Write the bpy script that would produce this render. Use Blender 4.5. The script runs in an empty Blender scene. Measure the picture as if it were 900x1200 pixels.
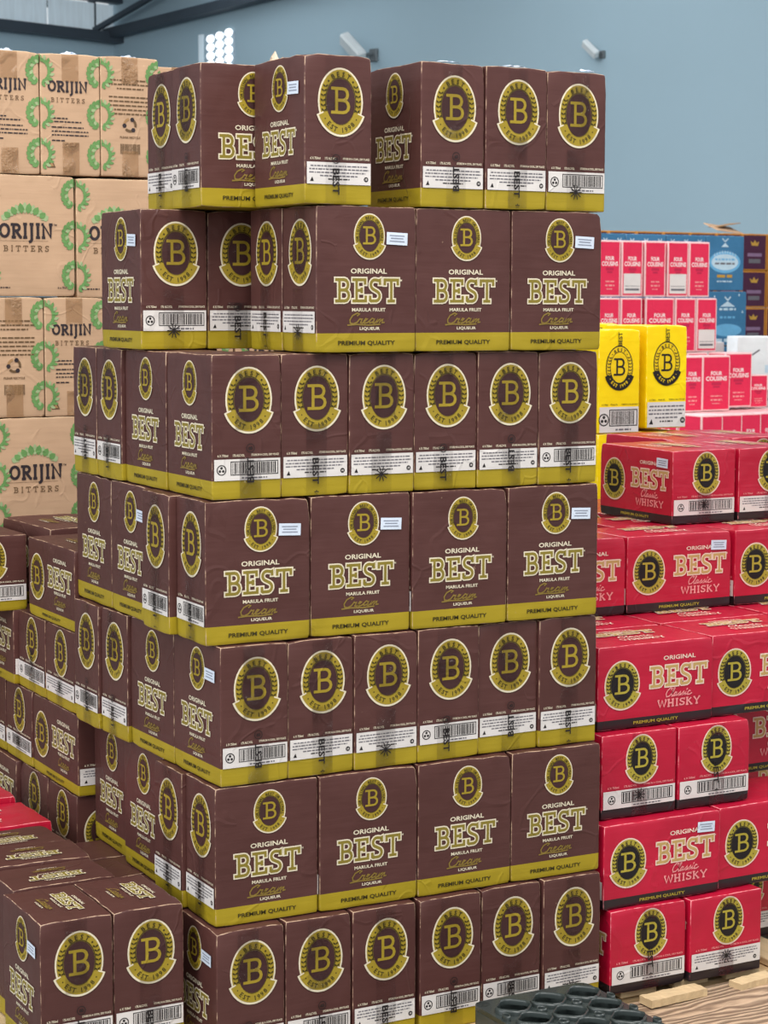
import bpy, bmesh, math, random
from mathutils import Vector, Matrix
random.seed(7)
scene = bpy.context.scene
COL = scene.collection
Z0 = 0.15                                   # top of the main pallets above the floor

def lin(h):
    h = h.lstrip('#')
    c = [int(h[i:i+2], 16)/255 for i in (0, 2, 4)]
    return tuple((x/12.92 if x <= .04045 else ((x+.055)/1.055)**2.4) for x in c) + (1.0,)

# ------------------------------------------------------------------ camera
cam_d = bpy.data.cameras.new('camera')
cam_d.sensor_fit = 'HORIZONTAL'
cam_d.sensor_width = 36
cam_d.lens = 36*2350.06/900
cam_d.dof.use_dof = True; cam_d.dof.focus_distance = 4.7; cam_d.dof.aperture_fstop = 14
cam_d.clip_start = .1; cam_d.clip_end = 200
cam = bpy.data.objects.new('camera', cam_d); COL.objects.link(cam)
yaw, pitch, roll = 0.49966, 0.10634, 0.00336
fwd = Vector((math.sin(yaw)*math.cos(pitch), math.cos(yaw)*math.cos(pitch), -math.sin(pitch)))
rgt = Vector((math.cos(yaw), -math.sin(yaw), 0))
up = rgt.cross(fwd)
M = Matrix((rgt, up, -fwd)).transposed().to_4x4()
cam.matrix_world = Matrix.Translation((-2.5854, -3.7168, 1.6019+Z0)) @ M @ Matrix.Rotation(roll, 4, 'Z')
scene.camera = cam

# ------------------------------------------------------------------ exposure, world, lights
vs = scene.view_settings
vs.view_transform = 'Standard'; vs.look = 'None'; vs.gamma = 1; vs.use_curve_mapping = False
vs.exposure = 0.0
w = bpy.data.worlds.new('sky'); scene.world = w; w.use_nodes = True
w.node_tree.nodes['Background'].inputs[0].default_value = (.90, .95, 1.0, 1)
w.node_tree.nodes['Background'].inputs[1].default_value = 0.85

def area(name, loc, target, sx, sy, power, col=(1, 1, 1)):
    d = bpy.data.lights.new(name, 'AREA'); d.shape = 'RECTANGLE'; d.size = sx; d.size_y = sy
    d.energy = power; d.color = col
    o = bpy.data.objects.new(name, d); COL.objects.link(o); o.location = loc
    o.rotation_euler = (Vector(target)-Vector(loc)).to_track_quat('-Z', 'Y').to_euler()
    return o
area('skylight_strip', (-1.6, -2.6, 6.2), (-.6, .6, 1.0), 3.0, 6.0, 430, (1, .97, .92))
area('skylight_strip', (2.6, 2.2, 6.4), (2.2, 2.4, 0), 2.2, 8.0, 430, (1, .98, .95))
area('skylight_strip', (3.2, 8.5, 6.4), (5.0, 10.5, 1), 2.4, 9.0, 1300, (.95, .98, 1))
area('left_area_light', (-6.5, -1.5, 3.0), (-1, .5, 1.0), 4.0, 3.6, 190, (.95, .98, 1))  # broad unseen area light from the left, no opening modelled there

# ------------------------------------------------------------------ materials
MATS = {}
def nodes_of(name):
    m = bpy.data.materials.new(name); m.use_nodes = True
    nt = m.node_tree; b = nt.nodes['Principled BSDF']
    return m, nt, b
def nn(nt, t, **kw):
    n = nt.nodes.new(t)
    for k, v in kw.items(): setattr(n, k, v)
    return n
def math_n(nt, op, a, b=None, clamp=False):
    n = nn(nt, 'ShaderNodeMath', operation=op); n.use_clamp = clamp
    for i, x in enumerate((a, b)):
        if x is None: continue
        if isinstance(x, (int, float)): n.inputs[i].default_value = x
        else: nt.links.new(x, n.inputs[i])
    return n.outputs[0]
def mix_c(nt, fac, a, b, mode='MIX'):
    n = nn(nt, 'ShaderNodeMix', data_type='RGBA', blend_type=mode)
    for s, x in ((n.inputs[0], fac), (n.inputs[6], a), (n.inputs[7], b)):
        if isinstance(x, (int, float)): s.default_value = x
        elif isinstance(x, tuple): s.default_value = x
        else: nt.links.new(x, s)
    return n.outputs[2]
def seeded_coords(nt):
    tc = nn(nt, 'ShaderNodeTexCoord')
    at = nn(nt, 'ShaderNodeAttribute', attribute_type='OBJECT', attribute_name='seed')
    v = nn(nt, 'ShaderNodeVectorMath', operation='SCALE'); v.inputs[0].default_value = (3.1, 5.7, 2.3)
    nt.links.new(at.outputs['Fac'], v.inputs[3])
    a = nn(nt, 'ShaderNodeVectorMath', operation='ADD')
    nt.links.new(tc.outputs['Object'], a.inputs[0]); nt.links.new(v.outputs[0], a.inputs[1])
    return tc.outputs['Object'], a.outputs[0], at.outputs['Fac']
def noise(nt, vec, scale, detail=3, rough=.55):
    n = nn(nt, 'ShaderNodeTexNoise'); n.inputs['Scale'].default_value = scale
    n.inputs['Detail'].default_value = detail; n.inputs['Roughness'].default_value = rough
    nt.links.new(vec, n.inputs['Vector']); return n.outputs['Fac']
def card_bump(nt, b, vec, strength=1.0):
    big = noise(nt, vec, 9, 2, .5)
    ms = nn(nt, 'ShaderNodeMapping'); ms.inputs['Scale'].default_value = (6, 6, 60)
    nt.links.new(vec, ms.inputs['Vector'])
    flute = noise(nt, ms.outputs[0], 1.2, 2, .5)
    vor = nn(nt, 'ShaderNodeTexVoronoi', feature='DISTANCE_TO_EDGE'); vor.inputs['Scale'].default_value = 7
    nz = nn(nt, 'ShaderNodeTexNoise'); nz.inputs['Scale'].default_value = 5; nt.links.new(vec, nz.inputs['Vector'])
    mv = nn(nt, 'ShaderNodeMix', data_type='VECTOR'); mv.inputs[0].default_value = .25
    nt.links.new(vec, mv.inputs[4]); nt.links.new(nz.outputs['Color'], mv.inputs[5])
    nt.links.new(mv.outputs[1], vor.inputs['Vector'])
    crease = math_n(nt, 'MULTIPLY', math_n(nt, 'SUBTRACT', .04, vor.outputs[0], True), 4)
    gate = math_n(nt, 'GREATER_THAN', noise(nt, vec, 6, 1), .52)
    h = math_n(nt, 'ADD', math_n(nt, 'MULTIPLY', big, 1.3), math_n(nt, 'MULTIPLY', flute, .16))
    h = math_n(nt, 'ADD', h, math_n(nt, 'MULTIPLY', crease, gate))
    bp = nn(nt, 'ShaderNodeBump'); bp.inputs['Strength'].default_value = .8*strength; bp.inputs['Distance'].default_value = .006
    nt.links.new(h, bp.inputs['Height']); nt.links.new(bp.outputs[0], b.inputs['Normal'])
def card(name, main, band=None, band_h=0, edge='#b09478', rough=.50, var=.10, edge_amt=1.0, spec=.26, bump=1.0, top=None):
    """printed cardboard: main colour, a printed band round the foot, worn edges"""
    m, nt, b = nodes_of(name)
    obj, vec, seed = seeded_coords(nt)
    n1 = noise(nt, vec, 5, 3)
    c = mix_c(nt, math_n(nt, 'MULTIPLY', math_n(nt, 'SUBTRACT', n1, .42, True), 2.2, True), lin(main),
              tuple(min(1, x*(1+2.6*var)+.004) for x in lin(main)[:3])+(1,))
    if band:
        sep = nn(nt, 'ShaderNodeSeparateXYZ'); nt.links.new(obj, sep.inputs[0])
        isb = math_n(nt, 'LESS_THAN', sep.outputs[2], band_h)
        bc = mix_c(nt, noise(nt, vec, 12, 3), lin(band), tuple(x*.8 for x in lin(band)[:3])+(1,))
        c = mix_c(nt, isb, c, bc)
    ea = nn(nt, 'ShaderNodeAttribute', attribute_name='edge')
    e = math_n(nt, 'MULTIPLY', ea.outputs['Fac'], math_n(nt, 'MULTIPLY', noise(nt, vec, 38, 3, .6), 1.9))
    e = math_n(nt, 'MULTIPLY', math_n(nt, 'SUBTRACT', e, .80, True), 3.2*edge_amt, True)
    c = mix_c(nt, e, c, lin(edge))
    sc = math_n(nt, 'GREATER_THAN', noise(nt, vec, 60, 2, .5), .79)
    c = mix_c(nt, math_n(nt, 'MULTIPLY', sc, .35), c, lin(edge))
    nt.links.new(c, b.inputs['Base Color'])
    b.inputs['Roughness'].default_value = rough; b.inputs['Specular IOR Level'].default_value = spec
    card_bump(nt, b, vec, bump)
    MATS[name] = m; return m
def ink(name, colr, rough=.5, var=.12, bump=1.0, spec=.35, metallic=0):
    m, nt, b = nodes_of(name)
    obj, vec, seed = seeded_coords(nt)
    c = mix_c(nt, noise(nt, vec, 22, 3), lin(colr), tuple(x*(1-2*var) for x in lin(colr)[:3])+(1,))
    nt.links.new(c, b.inputs['Base Color'])
    b.inputs['Roughness'].default_value = rough; b.inputs['Specular IOR Level'].default_value = spec
    b.inputs['Metallic'].default_value = metallic
    card_bump(nt, b, vec, bump)
    MATS[name] = m; return m
BROWN = '#502f2b'
card('cream_card', BROWN, '#ab9422', .039, edge='#b89a80', rough=.44, spec=.32)
card('cream_card_low', BROWN, '#ab9422', .027, edge='#ad8e74')
card('whisky_card', '#b30f31', '#2c2225', .0235, edge='#e08c90', rough=.32, spec=.5)
card('yellow_card', '#f4cf00', None, edge='#fff3b0')
card('kraft_card', '#ba987a', None, edge='#e2c8a2', var=.06, rough=.6)
card('pink_carton', '#f0c4c4', None, edge='#ffffff', var=.02, edge_amt=.3)
card('blue_card', '#3a6f94', None, edge='#b9d3e2', edge_amt=.4)
card('purple_card', '#b5762a', None, edge='#e0b070', edge_amt=.4)
card('grey_card', '#b9b2b2', None, edge='#ffffff', edge_amt=.4)
card('white_card', '#d9dcdc', None, edge='#ffffff', edge_amt=.4)
ink('cream_ink', '#e9dcc0'); ink('gold_ink', '#a68e29'); ink('brown_ink', '#442726'); ink('olive_ink', '#3b3210')
ink('letter_gold', '#8c7b2e'); ink('script_gold', '#8a7232'); ink('dark_ink', '#221c1c')
ink('label_white', '#dcd5d0', var=.05); ink('sticker_white', '#d3dcea', var=.03); ink('sticker_grey', '#8d93a3')
ink('whisky_black', '#1d1718'); ink('whisky_gold', '#b3a13a'); ink('whisky_letter', '#c9a566'); ink('whisky_cream', '#f2d5c2')
ink('pink_ink', '#f09a98'); ink('yellow_ink', '#f4cf00'); ink('orijin_black', '#332a2e'); ink('orijin_brown', '#6b5237')
ink('leaf_green', '#6f9c5a', var=.2); ink('pale_green', '#a0b383'); ink('kraft_shade', '#a88157')
ink('panel_pink', '#e0284f', var=.06); ink('panel_red', '#c2224a'); ink('white_ink', '#f1eae6', var=.03)
ink('blue_light', '#6fb3dc'); ink('blue_pale', '#c4dbe8'); ink('purple_panel', '#4b1d3a'); ink('crown_gold', '#c79a3c'); ink('mauve_ink', '#8d6f8d')
ink('grey_ink', '#6e6a70'); ink('torn_paper', '#d7c3ac')
def tape_mat(name, colr, alpha, rough=.16):
    m, nt, b = nodes_of(name)
    obj, vec, seed = seeded_coords(nt)
    b.inputs['Base Color'].default_value = lin(colr); b.inputs['Roughness'].default_value = rough
    ms = nn(nt, 'ShaderNodeMapping'); ms.inputs['Scale'].default_value = (1, 1, 1); ms.inputs['Rotation'].default_value = (.5, .6, .4)
    nt.links.new(vec, ms.inputs['Vector'])
    wv = noise(nt, ms.outputs[0], 45, 4, .65)
    gate = math_n(nt, 'MULTIPLY', math_n(nt, 'SUBTRACT', noise(nt, vec, 13, 1), .44, True), 5, True)
    h = math_n(nt, 'MULTIPLY', wv, gate)
    bp = nn(nt, 'ShaderNodeBump'); bp.inputs['Strength'].default_value = 1; bp.inputs['Distance'].default_value = .022
    nt.links.new(h, bp.inputs['Height']); nt.links.new(bp.outputs[0], b.inputs['Normal'])
    a = math_n(nt, 'ADD', alpha, math_n(nt, 'MULTIPLY', gate, .20)); nt.links.new(a, b.inputs['Alpha'])
    MATS[name] = m
tape_mat('brown_tape', '#2a1514', .10, .12); tape_mat('red_tape', '#5c0d1c', .10); tape_mat('kraft_tape', '#a67e56', .45, .3)
def plain(name, colr, rough=.6, metallic=0, nscale=8, var=.2, bump=.2, stretch=None, emit=0, dist=.004):
    m, nt, b = nodes_of(name)
    tc = nn(nt, 'ShaderNodeTexCoord'); v = tc.outputs['Object']
    if stretch:
        mp = nn(nt, 'ShaderNodeMapping'); mp.inputs['Scale'].default_value = stretch
        nt.links.new(v, mp.inputs['Vector']); v = mp.outputs[0]
    n = noise(nt, v, nscale, 5, .6)
    c = mix_c(nt, n, tuple(x*(1-var) for x in lin(colr)[:3])+(1,), tuple(min(1, x*(1+var)) for x in lin(colr)[:3])+(1,))
    nt.links.new(c, b.inputs['Base Color'])
    b.inputs['Roughness'].default_value = rough; b.inputs['Metallic'].default_value = metallic
    if bump:
        bp = nn(nt, 'ShaderNodeBump'); bp.inputs['Strength'].default_value = bump; bp.inputs['Distance'].default_value = dist
        nt.links.new(n, bp.inputs['Height']); nt.links.new(bp.outputs[0], b.inputs['Normal'])
    if emit:
        nt.links.new(c, b.inputs['Emission Color']); b.inputs['Emission Strength'].default_value = emit
    MATS[name] = m; return m
plain('wall_paint', '#93aab6', .85, nscale=.5, var=.07, bump=.05)
plain('floor_concrete', '#77746f', .7, nscale=3, var=.15, bump=.1)
plain('steel_dark', '#3c4650', .55, .3, var=.15)
plain('roof_sheet', '#6e7a83', .6, .2, var=.1)
plain('translucent_sheet', '#b7c6cf', .5, emit=.35, var=.25, nscale=4, stretch=(6, 6, .5), bump=0)
plain('daylight', '#f4f8fb', .5, emit=1.6, var=.02, bump=0)
plain('vent_concrete', '#9fb2bf', .8)
plain('lamp_white', '#c9d0d2', .4); plain('lamp_grey', '#5d6468', .5)
plain('pallet_wood', '#c7a87c', .75, nscale=3, var=.22, bump=.6, stretch=(2, 22, 22))
plain('pallet_wood_across', '#cdb289', .75, nscale=3, var=.2, bump=.6, stretch=(22, 2, 22))
plain('black_plastic', '#343b3a', .27, nscale=40, var=.15, bump=.15)
# weathered board with swirling grain
m, nt, b = nodes_of('grain_board')
tc = nn(nt, 'ShaderNodeTexCoord'); mp = nn(nt, 'ShaderNodeMapping'); mp.inputs['Scale'].default_value = (1.3, 5.5, 5.5)
nt.links.new(tc.outputs['Object'], mp.inputs['Vector'])
wv = nn(nt, 'ShaderNodeTexWave', wave_type='BANDS', bands_direction='Y'); wv.inputs['Scale'].default_value = 2.4
wv.inputs['Distortion'].default_value = 13; wv.inputs['Detail'].default_value = 3; wv.inputs['Detail Scale'].default_value = 1.2
nt.links.new(mp.outputs[0], wv.inputs['Vector'])
nt.links.new(mix_c(nt, wv.outputs['Fac'], lin('#7a624d'), lin('#bfa285')), b.inputs['Base Color'])
b.inputs['Roughness'].default_value = .75
bp = nn(nt, 'ShaderNodeBump'); bp.inputs['Strength'].default_value = .9; bp.inputs['Distance'].default_value = .006
nt.links.new(wv.outputs['Fac'], bp.inputs['Height']); nt.links.new(bp.outputs[0], b.inputs['Normal'])
MATS['grain_board'] = m

# ------------------------------------------------------------------ object helpers
def empty(name, loc=(0, 0, 0), rz=0, label=None, cat=None, group=None):
    o = bpy.data.objects.new(name, None); COL.objects.link(o)
    o.location = loc; o.rotation_euler = (0, 0, rz); o.empty_display_size = .05
    if label: o['label'] = label
    if cat: o['category'] = cat
    if group: o['group'] = group
    return o
def part(name, me, parent=None, label=None, seed=None, loc=None):
    o = bpy.data.objects.new(name, me); COL.objects.link(o)
    if parent: o.parent = parent
    if label: o['label'] = label
    if seed is not None: o['seed'] = seed
    if loc: o.location = loc
    return o
def mesh(name, verts, faces, mats, fm=None, smooth=False):
    me = bpy.data.meshes.new(name); me.from_pydata([tuple(v) for v in verts], [], faces)
    for m in mats: me.materials.append(MATS[m])
    if fm: me.polygons.foreach_set('material_index', fm)
    if smooth: me.polygons.foreach_set('use_smooth', [True]*len(me.polygons))
    me.update(); return me
class MB:
    def __init__(s): s.v = []; s.f = []; s.m = []; s.mats = []
    def mi(s, m):
        if m not in s.mats: s.mats.append(m)
        return s.mats.index(m)
    def poly(s, pts, faces, mat):
        b = len(s.v); s.v += [tuple(p) for p in pts]; k = s.mi(mat)
        for f in faces: s.f.append(tuple(b+i for i in f)); s.m.append(k)
    def box(s, c, d, mat, R=None, ch=0.0):
        x, y, z = d[0]/2, d[1]/2, d[2]/2
        if ch <= 0:
            P = [Vector((sx*x, sy*y, sz*z)) for sx in (-1, 1) for sy in (-1, 1) for sz in (-1, 1)]
            F = [(0, 1, 3, 2), (4, 6, 7, 5), (0, 4, 5, 1), (2, 3, 7, 6), (0, 2, 6, 4), (1, 5, 7, 3)]
        else:
            P = []
            for sx in (-1, 1):
                for sy in (-1, 1):
                    for sz in (-1, 1):
                        P += [Vector((sx*x, sy*(y-ch), sz*(z-ch))), Vector((sx*(x-ch), sy*y, sz*(z-ch))), Vector((sx*(x-ch), sy*(y-ch), sz*z))]
            bm = bmesh.new(); vv = [bm.verts.new(p) for p in P]
            bmesh.ops.convex_hull(bm, input=vv); bm.verts.index_update()
            P = [v.co.copy() for v in bm.verts]; F = [tuple(v.index for v in f.verts) for f in bm.faces]; bm.free()
        c = Vector(c)
        if R is not None: P = [R @ p for p in P]
        s.poly([p+c for p in P], F, mat)
    def tube(s, pts, r, mat, n=8):
        pts = [Vector(p) for p in pts]; rings = []
        for i, p in enumerate(pts):
            t = (pts[min(i+1, len(pts)-1)]-pts[max(i-1, 0)]).normalized()
            a = t.orthogonal().normalized() if i == 0 else (ref - t*ref.dot(t)).normalized()
            ref = a; b = t.cross(a)
            rings.append([p+(a*math.cos(2*math.pi*k/n)+b*math.sin(2*math.pi*k/n))*r for k in range(n)])
        V = [q for g in rings for q in g]; F = []
        for i in range(len(pts)-1):
            for k in range(n): F.append((i*n+k, i*n+(k+1) % n, (i+1)*n+(k+1) % n, (i+1)*n+k))
        F.append(tuple(range(n))[::-1]); F.append(tuple((len(pts)-1)*n+k for k in range(n)))
        s.poly(V, F, mat)
    def build(s, name, smooth=False): return mesh(name, s.v, s.f, s.mats, s.m, smooth)

# ------------------------------------------------------------------ flat print (2-D art)
TXT = {}
def text_tris(t):
    if t in TXT: return TXT[t]
    cu = bpy.data.curves.new('lettering', 'FONT'); cu.body = t; cu.size = 1; cu.resolution_u = 2; cu.offset = .022
    o = bpy.data.objects.new('lettering', cu); COL.objects.link(o)
    me = bpy.data.meshes.new_from_object(o.evaluated_get(bpy.context.evaluated_depsgraph_get()))
    vs_ = [(v.co.x, v.co.y) for v in me.vertices]; fs = [tuple(p.vertices) for p in me.polygons]
    bpy.data.objects.remove(o); bpy.data.curves.remove(cu); bpy.data.meshes.remove(me)
    xs = [v[0] for v in vs_] or [0]; ys = [v[1] for v in vs_] or [0]
    TXT[t] = (vs_, fs, min(xs), max(xs), min(ys), max(ys)); return TXT[t]
def arc(cx, cy, rx, ry, a0, a1, n):
    return [(cx+rx*math.cos(math.radians(a0+(a1-a0)*i/n)), cy+ry*math.sin(math.radians(a0+(a1-a0)*i/n))) for i in range(n+1)]
# slab-serif letters as strokes in a box one unit high
h_ = .09
GL = {
 'B': (.74, [[(.0, h_), (.44, h_)]+arc(.44, .3, .20, .3-h_, -90, 90, 6)[1:]+[(.2, .51)], [(.2, .51), (.42, .51)]+arc(.42, .71, .18, .91-.71, -90, 90, 6)[1:]+[(.0, 1-h_)], [(.2, h_), (.2, 1-h_)]]),
 'E': (.70, [[(.0, h_), (.63, h_), (.63, .30)], [(.0, 1-h_), (.60, 1-h_), (.60, .72)], [(.2, h_), (.2, 1-h_)], [(.2, .5), (.44, .5)], [(.44, .39), (.44, .61)]]),
 'S': (.64, [[(.08, .30), (.08, .12), (.12, h_)]+arc(.33, .28, .20, .19, -100, 60, 7)+arc(.30, .72, .19, .19, 240, 80, 7)+[(.50, .88), (.54, .90), (.54, .72)]]),
 'T': (.76, [[(.07, .70), (.07, 1-h_), (.69, 1-h_), (.69, .70)], [(.38, h_), (.38, 1-h_)], [(.20, h_), (.56, h_)]]),
 'O': (.80, [arc(.40, .5, .30, .41, 90, 450, 18)]),
 'R': (.76, [[(.0, 1-h_), (.40, 1-h_)]+arc(.40, .70, .20, .21, 90, -90, 6)[1:]+[(.2, .49)], [(.2, h_), (.2, 1-h_)], [(.05, h_*.6), (.35, h_*.6)], [(.36, .48), (.66, h_*.6), (.76, h_*.6)]]),
 'I': (.40, [[(.2, h_), (.2, 1-h_)], [(.06, h_*.6), (.34, h_*.6)], [(.06, 1-h_*.6), (.34, 1-h_*.6)]]),
 'J': (.42, [[(.22, 1-h_), (.22, -.10), (.14, -.22), (.02, -.26)], [(.08, 1-h_*.6), (.36, 1-h_*.6)]]),
 'N': (.84, [[(.16, h_), (.16, 1-h_), (.66, h_), (.66, 1-h_)], [(.04, h_*.6), (.28, h_*.6)], [(.54, 1-h_*.6), (.80, 1-h_*.6)], [(.02, 1-h_*.6), (.18, 1-h_*.6)]]),
 'W': (1.0, [[(.05, .93), (.28, .05), (.50, .90), (.72, .05), (.95, .93)], [(.0, .95), (.2, .95)], [(.80, .95), (1.0, .95)]]),
 'H': (.80, [[(.16, h_), (.16, 1-h_)], [(.62, h_), (.62, 1-h_)], [(.16, .5), (.62, .5)], [(.02, .05), (.30, .05)], [(.02, .95), (.30, .95)], [(.48, .05), (.76, .05)], [(.48, .95), (.76, .95)]]),
 'K': (.78, [[(.16, h_), (.16, 1-h_)], [(.62, .92), (.18, .45)], [(.30, .56), (.64, .08)], [(.02, .05), (.30, .05)], [(.02, .95), (.30, .95)], [(.52, .05), (.78, .05)]]),
 'Y': (.78, [[(.10, .93), (.39, .46), (.68, .93)], [(.39, .46), (.39, .06)], [(.24, .05), (.54, .05)], [(.0, .95), (.2, .95)], [(.58, .95), (.78, .95)]]),
}
class Art:
    """flat print on one face: x to the right, y up, origin at the face's lower left"""
    def __init__(s): s.items = []
    def tri(s, pts, faces, mat, lv): s.items.append((pts, faces, mat, lv))
    def rect(s, x0, y0, x1, y1, mat, lv, rot=0):
        cx, cy = (x0+x1)/2, (y0+y1)/2; c, n = math.cos(rot), math.sin(rot)
        P = [(cx+(x-cx)*c-(y-cy)*n, cy+(x-cx)*n+(y-cy)*c) for x, y in ((x0, y0), (x1, y0), (x1, y1), (x0, y1))]
        s.tri(P, [(0, 1, 2, 3)], mat, lv)
    def convex(s, pts, mat, lv): s.tri(pts, [tuple(range(len(pts)))], mat, lv)
    def oval(s, cx, cy, rx, ry, mat, lv, n=36): s.convex(arc(cx, cy, rx, ry, 0, 360-360/n, n-1), mat, lv)
    def band(s, cx, cy, r0, r1, a0, a1, mat, lv, n=18):
        """ring sector, r0 / r1 = (rx, ry) inner / outer"""
        A = arc(cx, cy, r0[0], r0[1], a0, a1, n); B = arc(cx, cy, r1[0], r1[1], a0, a1, n)
        s.tri(A+B, [(i, i+1, n+2+i, n+1+i) for i in range(n)], mat, lv)
    def stroke(s, pts, w, mat, lv, cap=0.0):
        P = [Vector(p) for p in pts]
        closed = (P[0]-P[-1]).length < 1e-6
        if not closed and cap:
            P[0] = P[0]+(P[0]-P[1]).normalized()*cap; P[-1] = P[-1]+(P[-1]-P[-2]).normalized()*cap
        L, R = [], []
        n = len(P)
        for i in range(n):
            a = P[i-1] if i else (P[-2] if closed else None); b = P[i+1] if i < n-1 else (P[1] if closed else None)
            d1 = (P[i]-a).normalized() if a is not None else None; d2 = (b-P[i]).normalized() if b is not None else None
            if d1 is None: d1 = d2
            if d2 is None: d2 = d1
            t = d1+d2; t = t.normalized() if t.length > 1e-6 else d1
            nrm = Vector((-t.y, t.x)); k = 1/max(.62, nrm.dot(Vector((-d1.y, d1.x))))
            L.append(P[i]+nrm*w/2*k); R.append(P[i]-nrm*w/2*k)
        s.tri([tuple(p) for p in R+L], [(i, i+1, n+i+1, n+i) for i in range(n-1)], mat, lv)
    def text(s, t, cx, cy, height, mat, lv, width=None, rot=0, shear=0):
        v, f, x0, x1, y0, y1 = text_tris(t)
        sy = height/max(y1-y0, .01); sx = width/max(x1-x0, .01) if width else sy
        c, n = math.cos(rot), math.sin(rot); P = []
        for x, y in v:
            X = (x-(x0+x1)/2)*sx; Y = (y-(y0+y1)/2)*sy; X += Y*shear
            P.append((cx+X*c-Y*n, cy+X*n+Y*c))
        s.tri(P, f, mat, lv)
    def slab(s, t, cx, cy, height, width, fill, lv, outline=None, wt=.15, ol=.055, gap=.0, rot=0, inline=None):
        tot = sum(GL[c][0]+gap for c in t)-gap
        sx = width/tot; c_, n_ = math.cos(rot), math.sin(rot)
        x = -tot/2
        lay = ([(outline, wt+2*ol, ol, lv)] if outline else [])+[(fill, wt, 0, lv+1)]+([(inline, wt*.28, -.03, lv+2)] if inline else [])
        for ch in t:
            adv, strokes = GL[ch]
            for mat, w_, cap, l in lay:
                for st in strokes:
                    tmp = Art(); tmp.stroke([(p[0], p[1]) for p in st], w_, mat, l, cap)
                    for pts, f, m_, l_ in tmp.items:
                        Q = []
                        for px, py in pts:
                            X = (x+px)*sx; Y = (py-.5)*height
                            Q.append((cx+X*c_-Y*n_, cy+X*n_+Y*c_))
                        s.tri(Q, f, m_, l_)
            x += adv+gap
    def arctext(s, t, cx, cy, rx, ry, a0, a1, height, mat, lv, flip=False):
        n = len(t)
        for i, ch in enumerate(t):
            if ch == ' ': continue
            a = a0+(a1-a0)*(i+.5)/n; r = math.radians(a)
            x, y = cx+rx*math.cos(r), cy+ry*math.sin(r)
            nx, ny = math.cos(r)/rx, math.sin(r)/ry
            an = math.atan2(ny, nx)-math.pi/2+(math.pi if flip else 0)
            s.text(ch, x, y, height, mat, lv, rot=an)
    def dashes(s, x0, x1, y, hgt, mat, lv, seed):
        r = random.Random(seed); x = x0
        while x < x1:
            l = r.uniform(.6, 2.6)*hgt*1.6
            s.rect(x, y, min(x+l, x1), y+hgt, mat, lv); x += l+hgt*.7
    def barcode(s, x0, y0, x1, y1, mat, lv, seed, frame=True):
        if frame:
            t = (y1-y0)*.06
            for q in ((x0, y0, x1, y0+t), (x0, y1-t, x1, y1), (x0, y0, x0+t, y1), (x1-t, y0, x1, y1)): s.rect(*q, mat, lv)
            x0 += t*2.4; x1 -= t*2.4; y0 += t*1.6; y1 -= t*1.6
        r = random.Random(seed); x = x0; u = (x1-x0)/80
        while x < x1-u*3:
            w_ = r.choice((1, 1, 1.6, 2.4))*u; s.rect(x, y0, x+w_, y1, mat, lv); x += w_+r.choice((1, 1, 1.7))*u
    def emblem(s, cx, cy, w_, h, small=False, ol='cream_ink', ring='gold_ink', inner='brown_ink', let='gold_ink', mark='olive_ink', ban=None, banmark=None, inline='brown_ink'):
        a, b = w_/2, h/2; cy2 = cy+b*.02; b *= .98; ban = ban or ring; banmark = banmark or mark
        e = .055*a/.055
        s.oval(cx, cy2, a*.95, b, ol, 0); s.oval(cx, cy2, a*.885, b*.945, ring, 1); s.oval(cx, cy2, a*.61, b*.68, inner, 2)
        s.band(cx, cy2, (a*.62, b*.69), (a*.655, b*.72), 0, 360, mark, 2, 32)
        s.slab('B', cx+a*.02, cy2+b*.03, b*.86, a*.86, let, 3, None, wt=.105)
        # banner with wings
        s.band(cx, cy2, (a*.80, b*.80), (a*1.10, b*1.04), 203, 337, ol, 3, 18)
        s.band(cx, cy2, (a*.62, b*.70), (a*1.02, b*.975), 205.5, 334.5, ban, 4, 18)
        s.arctext('EST 1998', cx, cy2, a*.80, b*.85, 226, 314, b*.15, banmark, 5, flip=True)
        for an in (217, 323): s.oval(cx+a*.82*math.cos(math.radians(an)), cy2+b*.86*math.sin(math.radians(an)), a*.03, a*.03, banmark, 5, 6)
        if small:
            s.arctext('ORIGINAL BEST ORIGINAL', cx, cy2, a*.755, b*.81, 198, -18, b*.13, mark, 4)
        else:
            s.arctext('BEST', cx, cy2, a*.755, b*.81, 124, 56, b*.15, mark, 4)
            for an in (133, 47): s.oval(cx+a*.755*math.cos(math.radians(an)), cy2+b*.81*math.sin(math.radians(an)), a*.04, a*.04, mark, 4, 6)
            for sg in (-1, 1):
                for k in range(7):
                    an = math.radians(90-sg*(58+k*10.5)); px, py = cx+a*.75*math.cos(an), cy2+b*.81*math.sin(an)
                    for q in (-1, 1):
                        dx, dy = q*a*.095, b*.06
                        s.convex([(px, py-b*.025), (px+dx, py+dy*.1), (px+dx*1.1, py+dy*1.1), (px+dx*.2, py+dy*.5)][::(1 if q > 0 else -1)], mark, 4)
    def build(s, name, O, U, V, lift=.0008, dz=.00028):
        N = U.cross(V); mb = MB()
        for q, (pts, faces, mat, lv) in enumerate(s.items):
            mb.poly([O+U*x+V*y+N*(lift+dz*lv+(q % 12)*2e-5) for x, y in pts], faces, mat)
        return mb.build(name)

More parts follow.
